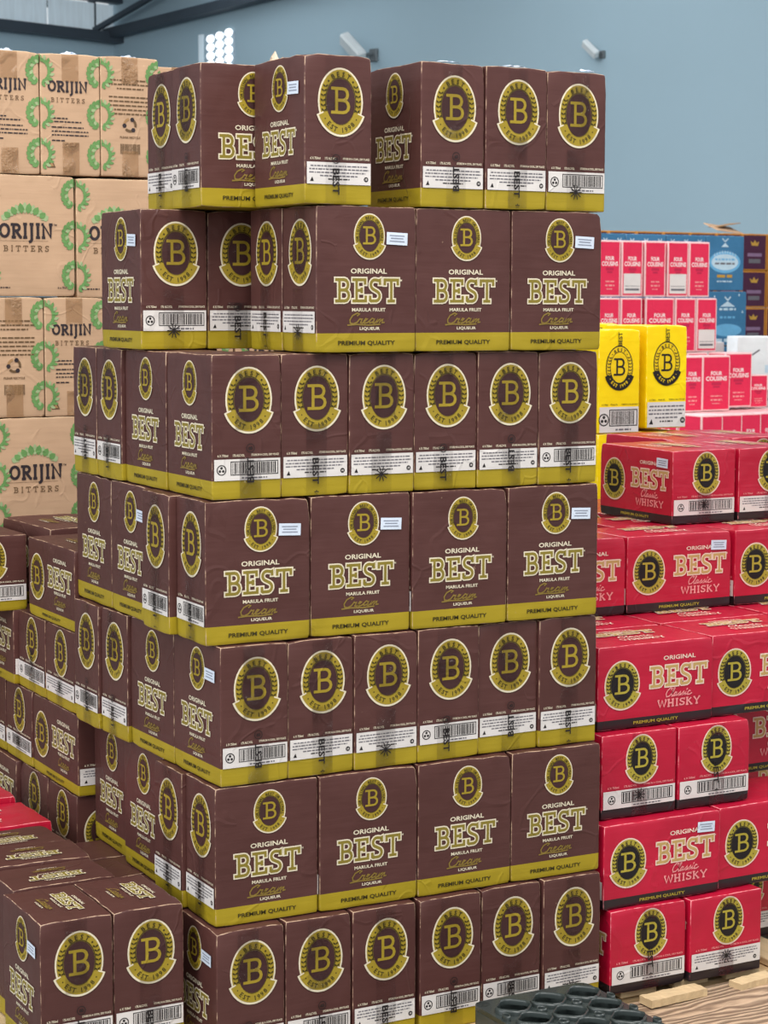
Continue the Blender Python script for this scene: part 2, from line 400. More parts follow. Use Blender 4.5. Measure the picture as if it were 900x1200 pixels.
def cream_script(s, cx, cy, w_, h, mat, lv, word):
    P = {'Cream': [[(.19, .78), (.24, .92), (.17, 1.0), (.06, .80), (.02, .45), (.06, .18), (.15, .12), (.24, .25)],
                   [(.24, .25), (.29, .55), (.31, .50), (.36, .52), (.34, .22), (.39, .18), (.46, .38), (.50, .52), (.45, .56), (.42, .34), (.45, .17), (.53, .22), (.58, .38)],
                   [(.69, .50), (.63, .58), (.58, .38), (.60, .18), (.68, .30), (.71, .55), (.69, .20), (.73, .17), (.77, .30), (.79, .54), (.79, .17), (.83, .45), (.87, .52), (.86, .17), (.91, .45), (.94, .50), (.94, .20), (1.0, .24)],
                   [(.0, .02), (.25, .08), (.6, .02), (.9, .08)]],
         'Classic': [[(.17, .80), (.20, .95), (.12, 1.0), (.04, .75), (.02, .42), (.07, .15), (.17, .2), (.26, .55), (.30, .95), (.27, .98), (.24, .40), (.27, .15), (.33, .25)],
                     [(.42, .48), (.37, .55), (.33, .36), (.35, .16), (.41, .3), (.43, .52), (.42, .18), (.48, .25), (.55, .56), (.57, .30), (.52, .14), (.60, .22), (.68, .56), (.70, .30), (.65, .14), (.74, .3), (.77, .52), (.76, .18), (.82, .25)],
                     [(.93, .50), (.88, .56), (.84, .38), (.86, .16), (.94, .18), (1.0, .3)], [(.77, .68), (.79, .78)]]}[word]
    for st in P: s.stroke([(cx+(x-.5)*w_+(y-.5)*h*.35, cy+(y-.5)*h) for x, y in st], h*.115, mat, lv, h*.03)

# ------------------------------------------------------------------ the kinds of carton
def sticker_art(x, y, rot=-.04):
    s = Art(); s.rect(x-.025, y-.0125, x+.025, y+.0125, 'sticker_white', 8, rot)
    for k, (dy, l) in enumerate(((.006, .036), (.0005, .03), (-.0055, .036))): s.rect(x-l/2, y+dy-.0011, x+l/2, y+dy+.0011, 'sticker_grey', 9, rot)
    return s
def label_strip(W, z0, z1, kind, tx_m='cream_ink', seed=3, x0=.004):
    s = Art(); h = z1-z0; zt = z1+.0075
    s.text('6 X 750ml', .15*W, zt, .0052, tx_m, 5, width=.15*W); s.text('17% ALC.VOL', .38*W, zt, .0052, tx_m, 5, width=.17*W)
    s.text('STORE IN A COOL, DRY PLACE', .76*W, zt, .0052, tx_m, 5, width=.40*W)
    s.rect(x0, z0, W-.003, z1, 'label_white', 5)
    if kind == 'bar':
        gx, gy, r = .13*W, (z0+z1)/2, h*.25
        s.band(gx, gy, (r*.8, r*.8), (r, r), 0, 360, 'dark_ink', 6, 16)
        for an in (90, 210, 330): s.oval(gx+r*.4*math.cos(math.radians(an)), gy+r*.4*math.sin(math.radians(an)), r*.27, r*.27, 'dark_ink', 6, 8)
        s.barcode(.26*W, z0+h*.24, .95*W, z1-h*.10, 'dark_ink', 6, seed); s.dashes(.42*W, .80*W, z0+h*.07, h*.07, 'grey_ink', 6, seed)
    else:
        for k in range(5):
            a0, a1 = ((.08, .93), (.06, .95), (.06, .90), (.22, .78), (.34, .66))[k]
            s.dashes(a0*W, a1*W, z1-h*(.20+.15*k), h*.06, 'grey_ink' if k != 4 else 'dark_ink', 6, seed*10+k)
        s.oval(.91*W, z0+h*.26, h*.12, h*.12, 'dark_ink', 6, 12); s.text('18', .91*W, z0+h*.26, h*.10, 'label_white', 7)
        s.convex([(.07*W, z0+h*.12), (.07*W+h*.2, z0+h*.12), (.07*W+h*.12, z0+h*.33)], 'dark_ink', 6)
    return s
def tape_print(xc, z, mat, kind, flip=1):
    s = Art()
    if kind == 0:
        s.text('BEST', xc, z, .016, mat, 10, rot=math.pi/2*flip, width=.052); s.band(xc, z+.045, (.008, .008), (.0095, .0095), 0, 360, mat, 10, 16); s.text('B', xc, z+.045, .009, mat, 10, rot=math.pi/2)
    elif kind == 1:
        for an in range(0, 180, 36): s.stroke([(xc-.016*math.cos(math.radians(an)), z-.016*math.sin(math.radians(an))), (xc+.016*math.cos(math.radians(an)), z+.016*math.sin(math.radians(an)))], .0022, mat, 10)
    else:
        s.text('BEST', xc-.002, z+.03, .015, mat, 10, rot=-math.pi/2, width=.055); s.text('*', xc, z-.016, .012, mat, 10)
    return s

KIND = {}
def carton_body(name, W, D, H, mat, var, warp=1.0, sag=0.0):
    """rounded cardboard box, base at z=0, with pushed-in corners and wavy top edges"""
    r = .0022; rnd = random.Random(hash((round(W, 3), round(H, 3), var)) & 0xffff)
    def axis(L, n):
        h = L/2; inner = [-h, -h+r*.35, -h+r, -h+.008]; mid = [-h+.008+(L-.016)*i/n for i in range(1, n)]
        return inner+mid+[-x for x in inner[::-1]]
    X, Y, Z = axis(W, 7), axis(D, 6), axis(H, 8)
    idx = {}; V = []; E = []; F = []
    dents = [(Vector((sx*W/2, sy*D/2, sz*H/2)), rnd.uniform(.0, .0075)**1.0*(1.2 if sz > 0 else .5)*(rnd.random() > .35), rnd.uniform(.018, .035)) for sx in (-1, 1) for sy in (-1, 1) for sz in (-1, 1)]
    ph = [rnd.uniform(0, 6.28) for _ in range(8)]; am = [rnd.uniform(.0006, .0022) for _ in range(4)]
    def vert(i, j, k):
        if (i, j, k) in idx: return idx[(i, j, k)]
        p = Vector((X[i], Y[j], Z[k])); hx, hy, hz = W/2-r, D/2-r, H/2-r
        c = Vector((max(-hx, min(hx, p.x)), max(-hy, min(hy, p.y)), max(-hz, min(hz, p.z))))
        d = p-c; ne = sum(1 for q in d if abs(q) > r*.6)
        e = (1.12 if p.z > H*.4 else .92) if ne >= 2 else (.45 if sum(1 for q in (W/2-abs(p.x), D/2-abs(p.y), H/2-abs(p.z)) if q < r*1.2) >= 2 else 0)
        if d.length > 1e-7: p = c+d.normalized()*r
        for cc, amt, rad in dents:
            dd = (p-cc).length
            if dd < rad: p = p+(-cc).normalized()*amt*warp*(1-dd/rad)**1.5
        t = max(0, (p.z-H/2+.02)/.02)**2; bt = max(0, (-H/2+.012-p.z)/.012)**2
        wv = am[0]*math.sin(p.x*38+ph[0])+am[1]*math.sin(p.y*44+ph[1])+am[2]*math.sin(p.x*95+ph[2])
        p.z -= t*warp*(abs(wv)*.7+.0002)
        inw = t*warp*(.0003+am[3]*.7*(1+math.sin(p.x*60+p.y*70+ph[4])))+bt*warp*am[2]*(1+math.sin(p.x*50+p.y*63+ph[5]))
        p.x -= inw*(1 if p.x > 0 else -1)*(1 if abs(p.x) > W/2-.01 else 0); p.y -= inw*(1 if p.y > 0 else -1)*(1 if abs(p.y) > D/2-.01 else 0)
        if sag and p.z > 0: p.z -= sag*math.cos(p.x/W*math.pi)*math.cos(p.y/D*math.pi)*t if abs(p.x) < W/2-.004 and abs(p.y) < D/2-.004 else 0
        idx[(i, j, k)] = len(V); V.append((p.x, p.y, p.z+H/2)); E.append(e); return idx[(i, j, k)]
    nx, ny, nz = len(X), len(Y), len(Z)
    for i in range(nx-1):
        for j in range(ny-1):
            F.append((vert(i, j, 0), vert(i, j+1, 0), vert(i+1, j+1, 0), vert(i+1, j, 0)))
            F.append((vert(i, j, nz-1), vert(i+1, j, nz-1), vert(i+1, j+1, nz-1), vert(i, j+1, nz-1)))
    for i in range(nx-1):
        for k in range(nz-1):
            F.append((vert(i, 0, k), vert(i+1, 0, k), vert(i+1, 0, k+1), vert(i, 0, k+1)))
            F.append((vert(i, ny-1, k), vert(i, ny-1, k+1), vert(i+1, ny-1, k+1), vert(i+1, ny-1, k)))
    for j in range(ny-1):
        for k in range(nz-1):
            F.append((vert(0, j, k), vert(0, j, k+1), vert(0, j+1, k+1), vert(0, j+1, k)))
            F.append((vert(nx-1, j, k), vert(nx-1, j+1, k), vert(nx-1, j+1, k+1), vert(nx-1, j, k+1)))
    me = mesh(name, V, F, [mat], None, True)
    at = me.attributes.new('edge', 'FLOAT', 'POINT'); at.data.foreach_set('value', E)
    return me
def frames(W, D, H):
    x, y = Vector((1, 0, 0)), Vector((0, 1, 0)); z = Vector((0, 0, 1))
    return {'front': (Vector((-W/2, -D/2, 0)), x, z), 'left': (Vector((-W/2, D/2, 0)), -y, z),
            'right': (Vector((W/2, -D/2, 0)), y, z), 'top': (Vector((-W/2, -D/2, H)), x, y)}
class Kind:
    def __init__(s, name, W, D, H, mat, nvar=4, warp=1.0):
        s.name, s.W, s.D, s.H = name, W, D, H
        s.bodies = [carton_body('body', W, D, H, mat, v, warp) for v in range(nvar)]
        s.fr = frames(W, D, H); s.cache = {}; s.arts = {}
    def art(s, face, pname, a): s.arts.setdefault((face, pname), a)
    def get(s, face, key):
        """mesh of one printed piece on one face; the same print on the two ends shares its 2-D art"""
        if (face, key) not in s.cache:
            a = s.arts[(('end' if face in ('left', 'right') else face), key)]
            s.cache[(face, key)] = a.build(key.split(':')[0], *s.fr[face])
        return s.cache[(face, key)]

# --- tall cream liqueur carton: 0.237 x 0.156 x 0.30
CW, CD, CH = .2360, .1553, .2975
K = Kind('carton', CW, CD, CH, 'cream_card', 6)
a = Art(); a.emblem(.525*CW, .2355, .0775, .094, small=True); K.art('front', 'emblem', a)
a = Art()
a.text('ORIGINAL', .52*CW, .1655, .0105, 'cream_ink', 1, width=.086)
a.slab('BEST', .505*CW, .1262, .0525, .152, 'letter_gold', 1, 'cream_ink', wt=.120, ol=.055, gap=.06)
a.text('TM', .84*CW, .147, .004, 'cream_ink', 1)
a.text('MARULA FRUIT', .52*CW, .0868, .0072, 'cream_ink', 1, width=.080)
cream_script(a, .505*CW, .0675, .085, .025, 'script_gold', 1, 'Cream')
a.text('LIQUEUR', .53*CW, .0480, .0072, 'cream_ink', 1, width=.048)
a.text('PREMIUM QUALITY', .50*CW, .0185, .0105, 'olive_ink', 1, width=.135)
K.art('front', 'lettering', a)
a = Art(); a.emblem(.53*CD, .203, .110, .137); K.art('end', 'emblem', a)
K.art('end', 'barcode_label', label_strip(CD, .0395, .083, 'bar'))
K.art('end', 'text_label', label_strip(CD, .0395, .083, 'text', seed=5))
K.art('front', 'price_sticker', sticker_art(.80*CW, .232)); K.art('front', 'price_sticker:near', sticker_art(.76*CW, .240, .03))
for t in range(4):
    a = Art(); xc = (.50+.03*(t-1.5))*CD; w_ = .024
    top_l = (.11, .155, .06, .135)[t]; bot_l = (.10, .13, .15, .085)[t]
    for hlf, (z0, z1) in enumerate(((.002, bot_l), (CH-top_l, CH-.003))):
        if hlf: K.art('end', 'packing_tape:%d' % t, a); a = Art()
        n = 5; P = [(xc-w_, z0+(z1-z0)*i/n) for i in range(n+1)]+[(xc+w_, z0+(z1-z0)*i/n) for i in range(n+1)]
        a.tri(P, [(i, n+1+i, n+2+i, i+1) for i in range(n)], 'brown_tape', 9)
        if not hlf:
            for pts, f, m_, l in tape_print(xc, (.045, .04, .022, .06)[t], 'dark_ink', (0, 1, 2, 0)[t], 1 if t else -1).items: a.tri(pts, f, m_, l)
    K.art('end', 'upper_tape:%d' % t, a)
def top_art(W, D, word='cream'):
    a = Art()
    a.slab('BEST', .5*W, .64*D, .19*D, .52*W, 'letter_gold' if word == 'cream' else 'whisky_letter', 1, 'cream_ink' if word == 'cream' else 'whisky_cream', wt=.15, ol=.065, gap=.03)
    a.text('ORIGINAL', .5*W, .80*D, .045*D, 'cream_ink', 1, width=.3*W)
    if word == 'cream':
        a.text('MARULA FRUIT', .5*W, .49*D, .035*D, 'cream_ink', 1, width=.3*W); cream_script(a, .5*W, .36*D, .33*W, .13*D, 'script_gold', 1, 'Cream'); a.text('LIQUEUR', .5*W, .25*D, .035*D, 'cream_ink', 1, width=.2*W)
    else:
        cream_script(a, .5*W, .42*D, .30*W, .13*D, 'whisky_cream', 1, 'Classic'); a.slab('WHISKY', .5*W, .26*D, .10*D, .38*W, 'whisky_cream', 1, gap=.04)
    a.rect(0.004, .498*D, W-.004, .502*D, 'brown_ink' if word == 'cream' else 'panel_red', 0)
    return a
K.art('top', 'top_lettering', top_art(CW, CD)); KIND['tall'] = K
# --- low cream carton and whisky carton: 0.335 x 0.212 x 0.20
LW, LD, LH = .333, .211, .1985
def low_kind(card_m, whisky):
    K = Kind('carton', LW, LD, LH, card_m, 4, .9)
    ek = dict(ol='whisky_cream', ring='whisky_gold', inner='whisky_black', let='whisky_gold', mark='whisky_black') if whisky else {}
    big, ol = ('whisky_letter', 'whisky_cream') if whisky else ('letter_gold', 'cream_ink')
    a = Art(); a.emblem(.205*LW, .104, .106, .118, **ek); K.art('front', 'emblem', a)
    a = Art()
    a.text('ORIGINAL', .70*LW, .1590, .0105, ol, 1, width=.094); a.slab('BEST', .695*LW, .1155, .0535, .166, big, 1, ol, wt=.120, ol=.055, gap=.06)
    a.text('TM', .95*LW, .140, .004, ol, 1)
    if whisky:
        cream_script(a, .70*LW, .0735, .078, .024, 'pink_ink', 1, 'Classic'); a.slab('WHISKY', .70*LW, .0500, .0185, .125, 'pink_ink', 1, gap=.08, wt=.17)
        a.text('PREMIUM QUALITY', .50*LW, .0115, .0085, 'whisky_gold', 1, width=.130)
    else:
        a.text('MARULA FRUIT', .70*LW, .0790, .0078, ol, 1, width=.085); cream_script(a, .70*LW, .0600, .08, .022, 'script_gold', 1, 'Cream')
        a.text('LIQUEUR', .70*LW, .0420, .0072, ol, 1, width=.05); a.text('PREMIUM QUALITY', .50*LW, .0130, .0085, 'olive_ink', 1, width=.130)
    K.art('front', 'lettering', a)
    a = Art(); a.emblem(.53*LD, .134, .094, .118, **ek); K.art('end', 'emblem', a)
    z0, z1 = (.0235, .066) if whisky else (.027, .068)
    K.art('end', 'barcode_label', label_strip(LD, z0, z1, 'bar', 'pink_ink' if whisky else 'cream_ink', 11))
    K.art('end', 'text_label', label_strip(LD, z0, z1, 'text', 'pink_ink' if whisky else 'cream_ink', 12))
    K.art('front', 'price_sticker', sticker_art(.87*LW, .163))
    for t in range(2):
        a = Art(); xc = (.53, .50)[t]*LD; w_ = .022
        a.rect(xc-w_, .002, xc+w_, .085, 'red_tape' if whisky else 'brown_tape', 9)
        for pts, f, m_, l in tape_print(xc, .05, 'dark_ink', 1 if t else 2).items: a.tri(pts, f, m_, l)
        K.art('end', 'packing_tape:%d' % t, a)
        a = Art(); a.rect(xc-w_, LH-.03, xc+w_, LH-.002, 'red_tape' if whisky else 'brown_tape', 9); K.art('end', 'upper_tape:%d' % t, a)
    K.art('top', 'top_lettering', top_art(LW, LD, 'whisky' if whisky else 'cream'))
    return K
KIND['low'] = low_kind('cream_card_low', False); KIND['whisky'] = low_kind('whisky_card', True)
# --- yellow carton
K = Kind('carton', .24, .160, .335, 'yellow_card', 2, .8)
a = Art(); a.emblem(.5*.16, .335-.125, .112, .145, ol='whisky_black', ring='yellow_ink', inner='yellow_ink', let='whisky_black', mark='whisky_black', ban='whisky_black', banmark='yellow_ink'); K.art('end', 'emblem', a)
K.art('end', 'barcode_label', label_strip(.16, .003, .085, 'bar', 'olive_ink', 21)); K.art('end', 'text_label', label_strip(.16, .003, .085, 'text', 'olive_ink', 22))
for t in range(2):
    a = Art(); a.text('BEST', .08, (.303, .12)[t], .016, 'olive_ink', 10, rot=math.pi/2, width=.045); K.art('end', 'packing_tape:%d' % t, a)
KIND['yellow'] = K
# --- kraft bitters carton
OW, OD, OH = .252, .171, .329
K = Kind('carton', OW, OD, OH, 'kraft_card', 4, .8)
def leaf(a, x, y, an, l, w_, mat, lv=2):
    c, s = math.cos(an), math.sin(an); P = [(0, 0), (l*.35, w_*.5), (l*.7, w_*.4), (l, 0), (l*.7, -w_*.4), (l*.35, -w_*.5)]
    a.convex([(x+p*c-q*s, y+p*s+q*c) for p, q in P][::-1], mat, lv)
def wreaths(W):
    a = Art()
    for k, z in enumerate((OH-.050, OH-.163, OH-.272)):
        for side in (0, 1):
            x = .001 if side == 0 else W-.001; sg = 1 if side == 0 else -1
            for i in range(9):
                t = math.radians(-84+168*i/8); R = .027
                px, py = x+sg*R*math.cos(t), z+R*1.15*math.sin(t)
                an = math.atan2(math.cos(t)*1.15, -sg*math.sin(t)); 
                leaf(a, px, py, an+.35, .020, .011, 'leaf_green')
                leaf(a, px, py, an-.95, .016, .009, 'pale_green' if i % 2 else 'leaf_green', 3)
    return a
def clip_x(a, W):
    for i, (pts, f, m_, l) in enumerate(a.items): a.items[i] = ([(min(max(x, .0006), W-.0006), y) for x, y in pts], f, m_, l)
    return a
K.art('front', 'wreath_print', clip_x(wreaths(OW), OW)); K.art('end', 'wreath_print', clip_x(wreaths(OD), OD))
a = Art(); a.slab('ORIJIN', .45*OW, .178, .040, .155, 'orijin_black', 2, wt=.19, gap=.03); a.text('TM', .78*OW, .195, .005, 'orijin_black', 2)
a.slab('BITTERS', .45*OW, .130, .017, .130, 'orijin_brown', 2, wt=.12, gap=.35); a.rect(.12*OW, .150, .70*OW, .1507, 'orijin_brown', 2)
for i in range(13):
    t = (i-6)/6; leaf(a, .44*OW+t*.050, .208+.016*(1-t*t), math.radians(90-t*60), .032-.012*abs(t), .018, 'leaf_green' if i % 2 else 'pale_green', 2+i % 2)
for sg in (-1, 1): a.stroke([(.44*OW+sg*(.050+.010*math.cos(math.radians(q))), .218+.010*math.sin(math.radians(q))) for q in range(-120, 200, 30)], .0028, 'pale_green', 2)
a.dashes(.05*OW, .26*OW, .022, .0035, 'orijin_black', 2, 4); a.text('6 x 75cl', .85*OW, .024, .006, 'orijin_black', 2)
K.art('front', 'lettering', a)
a = Art(); a.slab('ORIJIN', .46*OD, .240, .030, .116, 'orijin_black', 2, wt=.19, gap=.03); a.text('TM', .83*OD, .253, .004, 'orijin_black', 2)
a.slab('BITTERS', .46*OD, .203, .013, .098, 'orijin_brown', 2, wt=.12, gap=.4)
for k, z in enumerate((.152, .143, .128, .117, .107, .092)): a.dashes(.18*OD, (.46, .68, .72, .80, .80, .40)[k]*OD, z, .0035, 'orijin_black', 2, k)
a.convex([(.10*OD, .02), (.24*OD, .02), (.17*OD, .044)], 'orijin_brown', 2); a.convex([(.13*OD, .0235), (.21*OD, .0235), (.17*OD, .037)], 'kraft_shade', 3)
K.art('end', 'lettering', a)
a = Art()
for k in range(9):
    if k == 3: continue
    a.dashes(.14*OD if k not in (2,) else .28*OD, (.86 if k != 2 else .74)*OD, .262-.0115*k, .004, 'orijin_brown', 2, k+30)
for i in range(3):
    t = 90+120*i; a.band(.5*OD, .142, (.013, .013), (.020, .020), t+12, t+82, 'orijin_brown' if i else 'kraft_shade', 2, 6)
    q = math.radians(t+96); x, y = .5*OD+.0165*math.cos(q), .142+.0165*math.sin(q); a.oval(x, y, .0065, .0065, 'orijin_black', 3, 6)
a.text('PLEASE RECYCLE', .5*OD, .108, .006, 'orijin_brown', 2, width=.06); a.barcode(.33*OD, .062, .68*OD, .090, 'orijin_brown', 2, 9, False)
K.art('end', 'text_print', a)
for t in range(2):
    a = Art(); xc = .5*OD
    a.rect(xc-.024, .002, xc+.024, .07+.02*t, 'kraft_tape', 6); K.art('end', 'packing_tape:%d' % t, a)
    a = Art(); a.rect(xc-.024, OH-.075, xc+.024, OH-.002, 'kraft_tape', 6); K.art('end', 'upper_tape:%d' % t, a)
KIND['kraft'] = K
# --- wine cartons with pink panels
PW, PD, PH = .176, .128, .272
K = Kind('carton', PW, PD, PH, 'pink_carton', 2, .4)
def pink_art(W, label):
    a = Art(); a.rect(.007, .008, W-.007, PH-.009, 'panel_pink', 1); z = PH*.62
    a.text('FOUR', W/2, z+.016, .020, 'white_ink', 2, width=W*.40); a.text('COUSINS', W/2, z-.010, .022, 'white_ink', 2, width=W*.76)
    a.rect(W*.32, z-.042, W*.68, z-.028, 'panel_red', 2); a.rect(W*.38, z-.055, W*.62, z-.046, 'panel_red', 2)
    if label:
        a.rect(.012, .016, W-.012, .112, 'label_white', 2); a.rect(.022, .030, W-.022, .040, 'grey_ink', 3); a.dashes(.02, W-.02, .05, .003, 'grey_ink', 3, 2)
    else:
        a.dashes(W*.3, W*.72, .070, .006, 'pink_ink', 2, 2); a.dashes(W*.3, W*.72, .050, .008, 'pink_ink', 2, 3); a.dashes(W*.36, W*.64, .034, .005, 'pink_ink', 2, 4)
    return a
K.art('front', 'printed_panel', pink_art(PW, False)); K.art('end', 'printed_panel', pink_art(PD, False)); K.art('end', 'printed_panel:white', pink_art(PD, True))
K.art('front', 'printed_panel:white', pink_art(PW, True)); KIND['pink'] = K
# --- blue gin cartons
BW, BD, BH = .262, .20, .30
K = Kind('carton', BW, BD, BH, 'blue_card', 2, .6)
a = Art()
a.oval(BW*.5, .155, .108, .060, 'blue_light', 1); a.oval(BW*.5, .155, .092, .044, 'blue_pale', 2)
for k in range(9): a.convex([(BW*.5+(k-4)*.018-.004, .205-.0012*(k-4)**2), (BW*.5+(k-4)*.018+.004, .205-.0012*(k-4)**2), (BW*.5+(k-4)*.018, .224-.0012*(k-4)**2)], 'blue_pale', 2)
a.dashes(BW*.24, BW*.76, .165, .010, 'blue_light', 3, 4); a.dashes(BW*.24, BW*.76, .142, .010, 'grey_ink', 3, 5)
a.convex([(BW*.4, .238), (BW*.6, .238), (BW*.5, .262)], 'blue_pale', 2); a.stroke([(BW*.42, .285), (BW*.5, .268), (BW*.58, .285)], .006, 'blue_pale', 2)
a.dashes(BW*.3, BW*.7, .07, .016, 'crown_gold', 2, 6); a.dashes(BW*.3, BW*.7, .045, .008, 'blue_pale', 2, 7)
K.art('front', 'crest_print', a)
a = Art(); a.stroke([(BW*.42, .27), (BW*.5, .25), (BW*.58, .27)], .008, 'blue_pale', 2); a.convex([(BW*.3, .215), (BW*.7, .215), (BW*.5, .245)], 'blue_pale', 2)
a.dashes(BW*.28, BW*.72, .195, .012, 'blue_pale', 2, 3); a.dashes(BW*.3, BW*.7, .15, .012, 'blue_light', 2, 4)
a.oval(BW*.5, .085, .10, .035, 'blue_light', 1); a.dashes(BW*.2, BW*.8, .02, .018, 'blue_pale', 3, 9)
for x_, z_ in ((.15, .9), (.8, .93), (.1, .5), (.9, .62)): a.convex([(BW*x_-.005, BH*z_), (BW*x_, BH*z_-.009), (BW*x_+.005, BH*z_), (BW*x_, BH*z_+.009)], 'blue_pale', 2)
K.art('front', 'crest_print:low', a)
a = Art()
for k in range(3): a.stroke([(BW*(.15+.35*k)-.012, .275), (BW*(.15+.35*k), .258), (BW*(.15+.35*k)+.012, .275)], .006, 'blue_pale', 2)
K.art('front', 'crest_print:band', a); KIND['blue'] = K
# --- purple cartons
UW, UD, UH = .19, .20, .222
K = Kind('carton', UW, UD, UH, 'purple_card', 2, .5)
a = Art(); a.rect(.010, .009, UW-.010, UH-.010, 'purple_panel', 1); a.rect(.04, .085, UW-.04, .105, 'mauve_ink', 2); a.rect(.05, .045, UW-.05, .070, 'grey_ink', 2)
a.convex([(UW*.38, .150), (UW*.62, .150), (UW*.68, .178), (UW*.57, .165), (UW*.5, .185), (UW*.43, .165), (UW*.32, .178)], 'crown_gold', 2)
K.art('front', 'crown_print', a); KIND['purple'] = K
K = Kind('carton', .24, .20, .25, 'grey_card', 2, .5)
a = Art(); a.stroke([(.04, .12), (.08, .17), (.13, .15)], .008, 'grey_ink', 1); a.text('TASTE', .15, .06, .018, 'grey_ink', 1, rot=.3); a.rect(.03, .20, .10, .214, 'grey_ink', 1); a.oval(.19, .15, .018, .02, 'grey_ink', 1, 12)
K.art('front', 'lettering', a); KIND['grey'] = K
K = Kind('carton', .24, .20, .28, 'white_card', 2, .5)
a = Art(); a.stroke([(.06, .17), (.12, .21)], .008, 'grey_ink', 1); a.rect(.04, .02, .10, .055, 'orijin_brown', 1); a.rect(.15, .09, .19, .13, 'blue_pale', 1)
K.art('front', 'lettering', a); KIND['white'] = K

SEED = [0]
def carton(kind, orient, x0, y0, z, label, group, end='text', sticker=None, top=False, jit=1.0, faces='both', hs=1.0, tape=True, rot=0.0, variant='', tilt=0.0, plainbox=False, cat='box'):
    """x0, y0 = front-left corner seen from the aisle; orient W: wide face forward, N: narrow end forward"""
    K = KIND[kind]; SEED[0] += 1; sd = SEED[0]; r = random.Random(sd*17)
    fw, fd = (K.W, K.D) if orient == 'W' else (K.D, K.W)
    rz = 0 if orient == 'W' else -math.pi/2
    t = empty('carton', (x0+fw/2, y0+fd/2, z+Z0), rz+rot+r.uniform(-.007, .007)*jit, label, cat, group)
    t.rotation_euler.y = 0; t.rotation_euler.x = 0
    if tilt: t.rotation_euler[0 if orient == 'W' else 1] = 0; t.rotation_euler = (Matrix.Rotation(t.rotation_euler.z, 4, 'Z') @ Matrix.Rotation(tilt, 4, 'Y' if orient == 'W' else 'X')).to_euler()
    t.scale = (1, 1, hs)
    s = sd*.173
    part('body', K.bodies[sd % len(K.bodies)], t, seed=s)
    if plainbox: return t
    ef = 'left' if orient == 'W' else 'right'
    def p(face, key, lab=None): part(key.split(':')[0], K.get(face, key), t, lab, s)
    has = lambda f, k: (f, k) in K.arts
    for f in ('front', 'end'):
        face = ef if f == 'end' else 'front'
        for k in ('emblem', 'wreath_print', 'crown_print'):
            if has(f, k): p(face, k)
    if has('front', 'lettering'): p('front', 'lettering')
    if kind == 'kraft': p(ef, 'lettering' if end == 'logo' else 'text_print')
    elif has('end', 'barcode_label'): p(ef, 'barcode_label' if end == 'bar' else 'text_label')
    if kind == 'pink': p('front', 'printed_panel'+variant); p(ef, 'printed_panel'+variant)
    if kind == 'blue': p('front', 'crest_print'+variant)
    if tape and has('end', 'packing_tape:0'):
        n = sum(1 for k in K.arts if k[1].startswith('packing_tape')); p(ef, 'packing_tape:%d' % (sd*7 % n))
        if has('end', 'upper_tape:0'): p(ef, 'upper_tape:%d' % (sd*5 % n))
    if sticker: p('front', 'price_sticker' if sticker == 1 else 'price_sticker:near')
    if top and has('top', 'top_lettering'): p('top', 'top_lettering')
    return t
ORD = ['first', 'second', 'third', 'fourth', 'fifth', 'sixth', 'seventh']
LAY = ['top', 'second', 'third', 'fourth', 'fifth', 'sixth', 'bottom']

# ------------------------------------------------------------------ the tall stack of cream liqueur cartons
LB = [2.0979, 1.7935, 1.4887, 1.1902, .8904, .5964, .3000, 0.0]
YK = [.0028, .0040, .0157, .0010, .0108, -.0099, -.0244]
XK = [.0055, -.0034, -.0031, -.0041, .0003, .0033, .0014]
YW = [.0066, .0044, -.0058, -.0157, .0138, -.0086, .0054]
GT = 'brown cartons of the tall front stack'
def tall(layer, orient, dx, dy, label, **kw):
    """dx = left edge measured from the stack's right end, dy = depth, both in the layer's own turned frame"""
    k = layer-1; K = KIND['tall']; fw, fd = (K.W, K.D) if orient == 'W' else (K.D, K.W)
    c, s = math.cos(YW[k]), math.sin(YW[k]); mx, my = dx+fw/2, dy+fd/2
    X = XK[k]+mx*c-my*s; Y = YK[k]+mx*s+my*c
    return carton('tall', orient, X-fw/2, Y-fd/2, LB[layer], label, GT, rot=YW[k], hs=(LB[k]-LB[layer])/.2988, **kw)
def front_row(layer, orient, n, step, ends=None, stickers=(), start=0.0, first=0):
    ln = LAY[layer-1]+' layer'
    for i in range(n):
        e = ends[i] if ends else 'text'
        j = first+i
        what = ('barcode end' if e == 'bar' else 'fine-print end') if orient == 'N' else 'wide lettered face'
        lab = 'brown liqueur carton, %s forward, %s from left in %s of tall stack' % (what, ORD[j], ln)
        tall(layer, orient, start-(n-i)*step, random.uniform(-.004, .004), lab, end=e, sticker=1 if i in stickers else None, jit=.35)
W_, N_ = CW, CD
# layer 1 (top)
front_row(1, 'N', 3, .1592, ['text', 'text', 'bar'], first=1)
tall(1, 'N', -.753, -.004, 'brown top-layer carton with price sticker, first from left at front of tall stack', end='text', sticker=1)
tall(1, 'W', -.872, .246, 'top-layer brown carton partly hidden behind the stickered one, nearer of two', end='bar')
tall(1, 'W', -.864, .404, 'top-layer brown carton at back left, its end beside the beige cartons', end='text')
# layer 2
front_row(2, 'W', 3, .2385, ['text']*3, stickers=(0, 2), first=0)
tall(2, 'W', -.7155, .158, 'second-layer brown carton behind first wide-faced one, only its end face showing', end='text')
tall(2, 'N', -.953, .365, 'second-layer brown carton at far left with barcode end and sticker on side', end='bar', sticker=1)
tall(2, 'N', -.794, .368, 'second-layer brown carton half hidden, right of the far-left barcode carton', end='text')
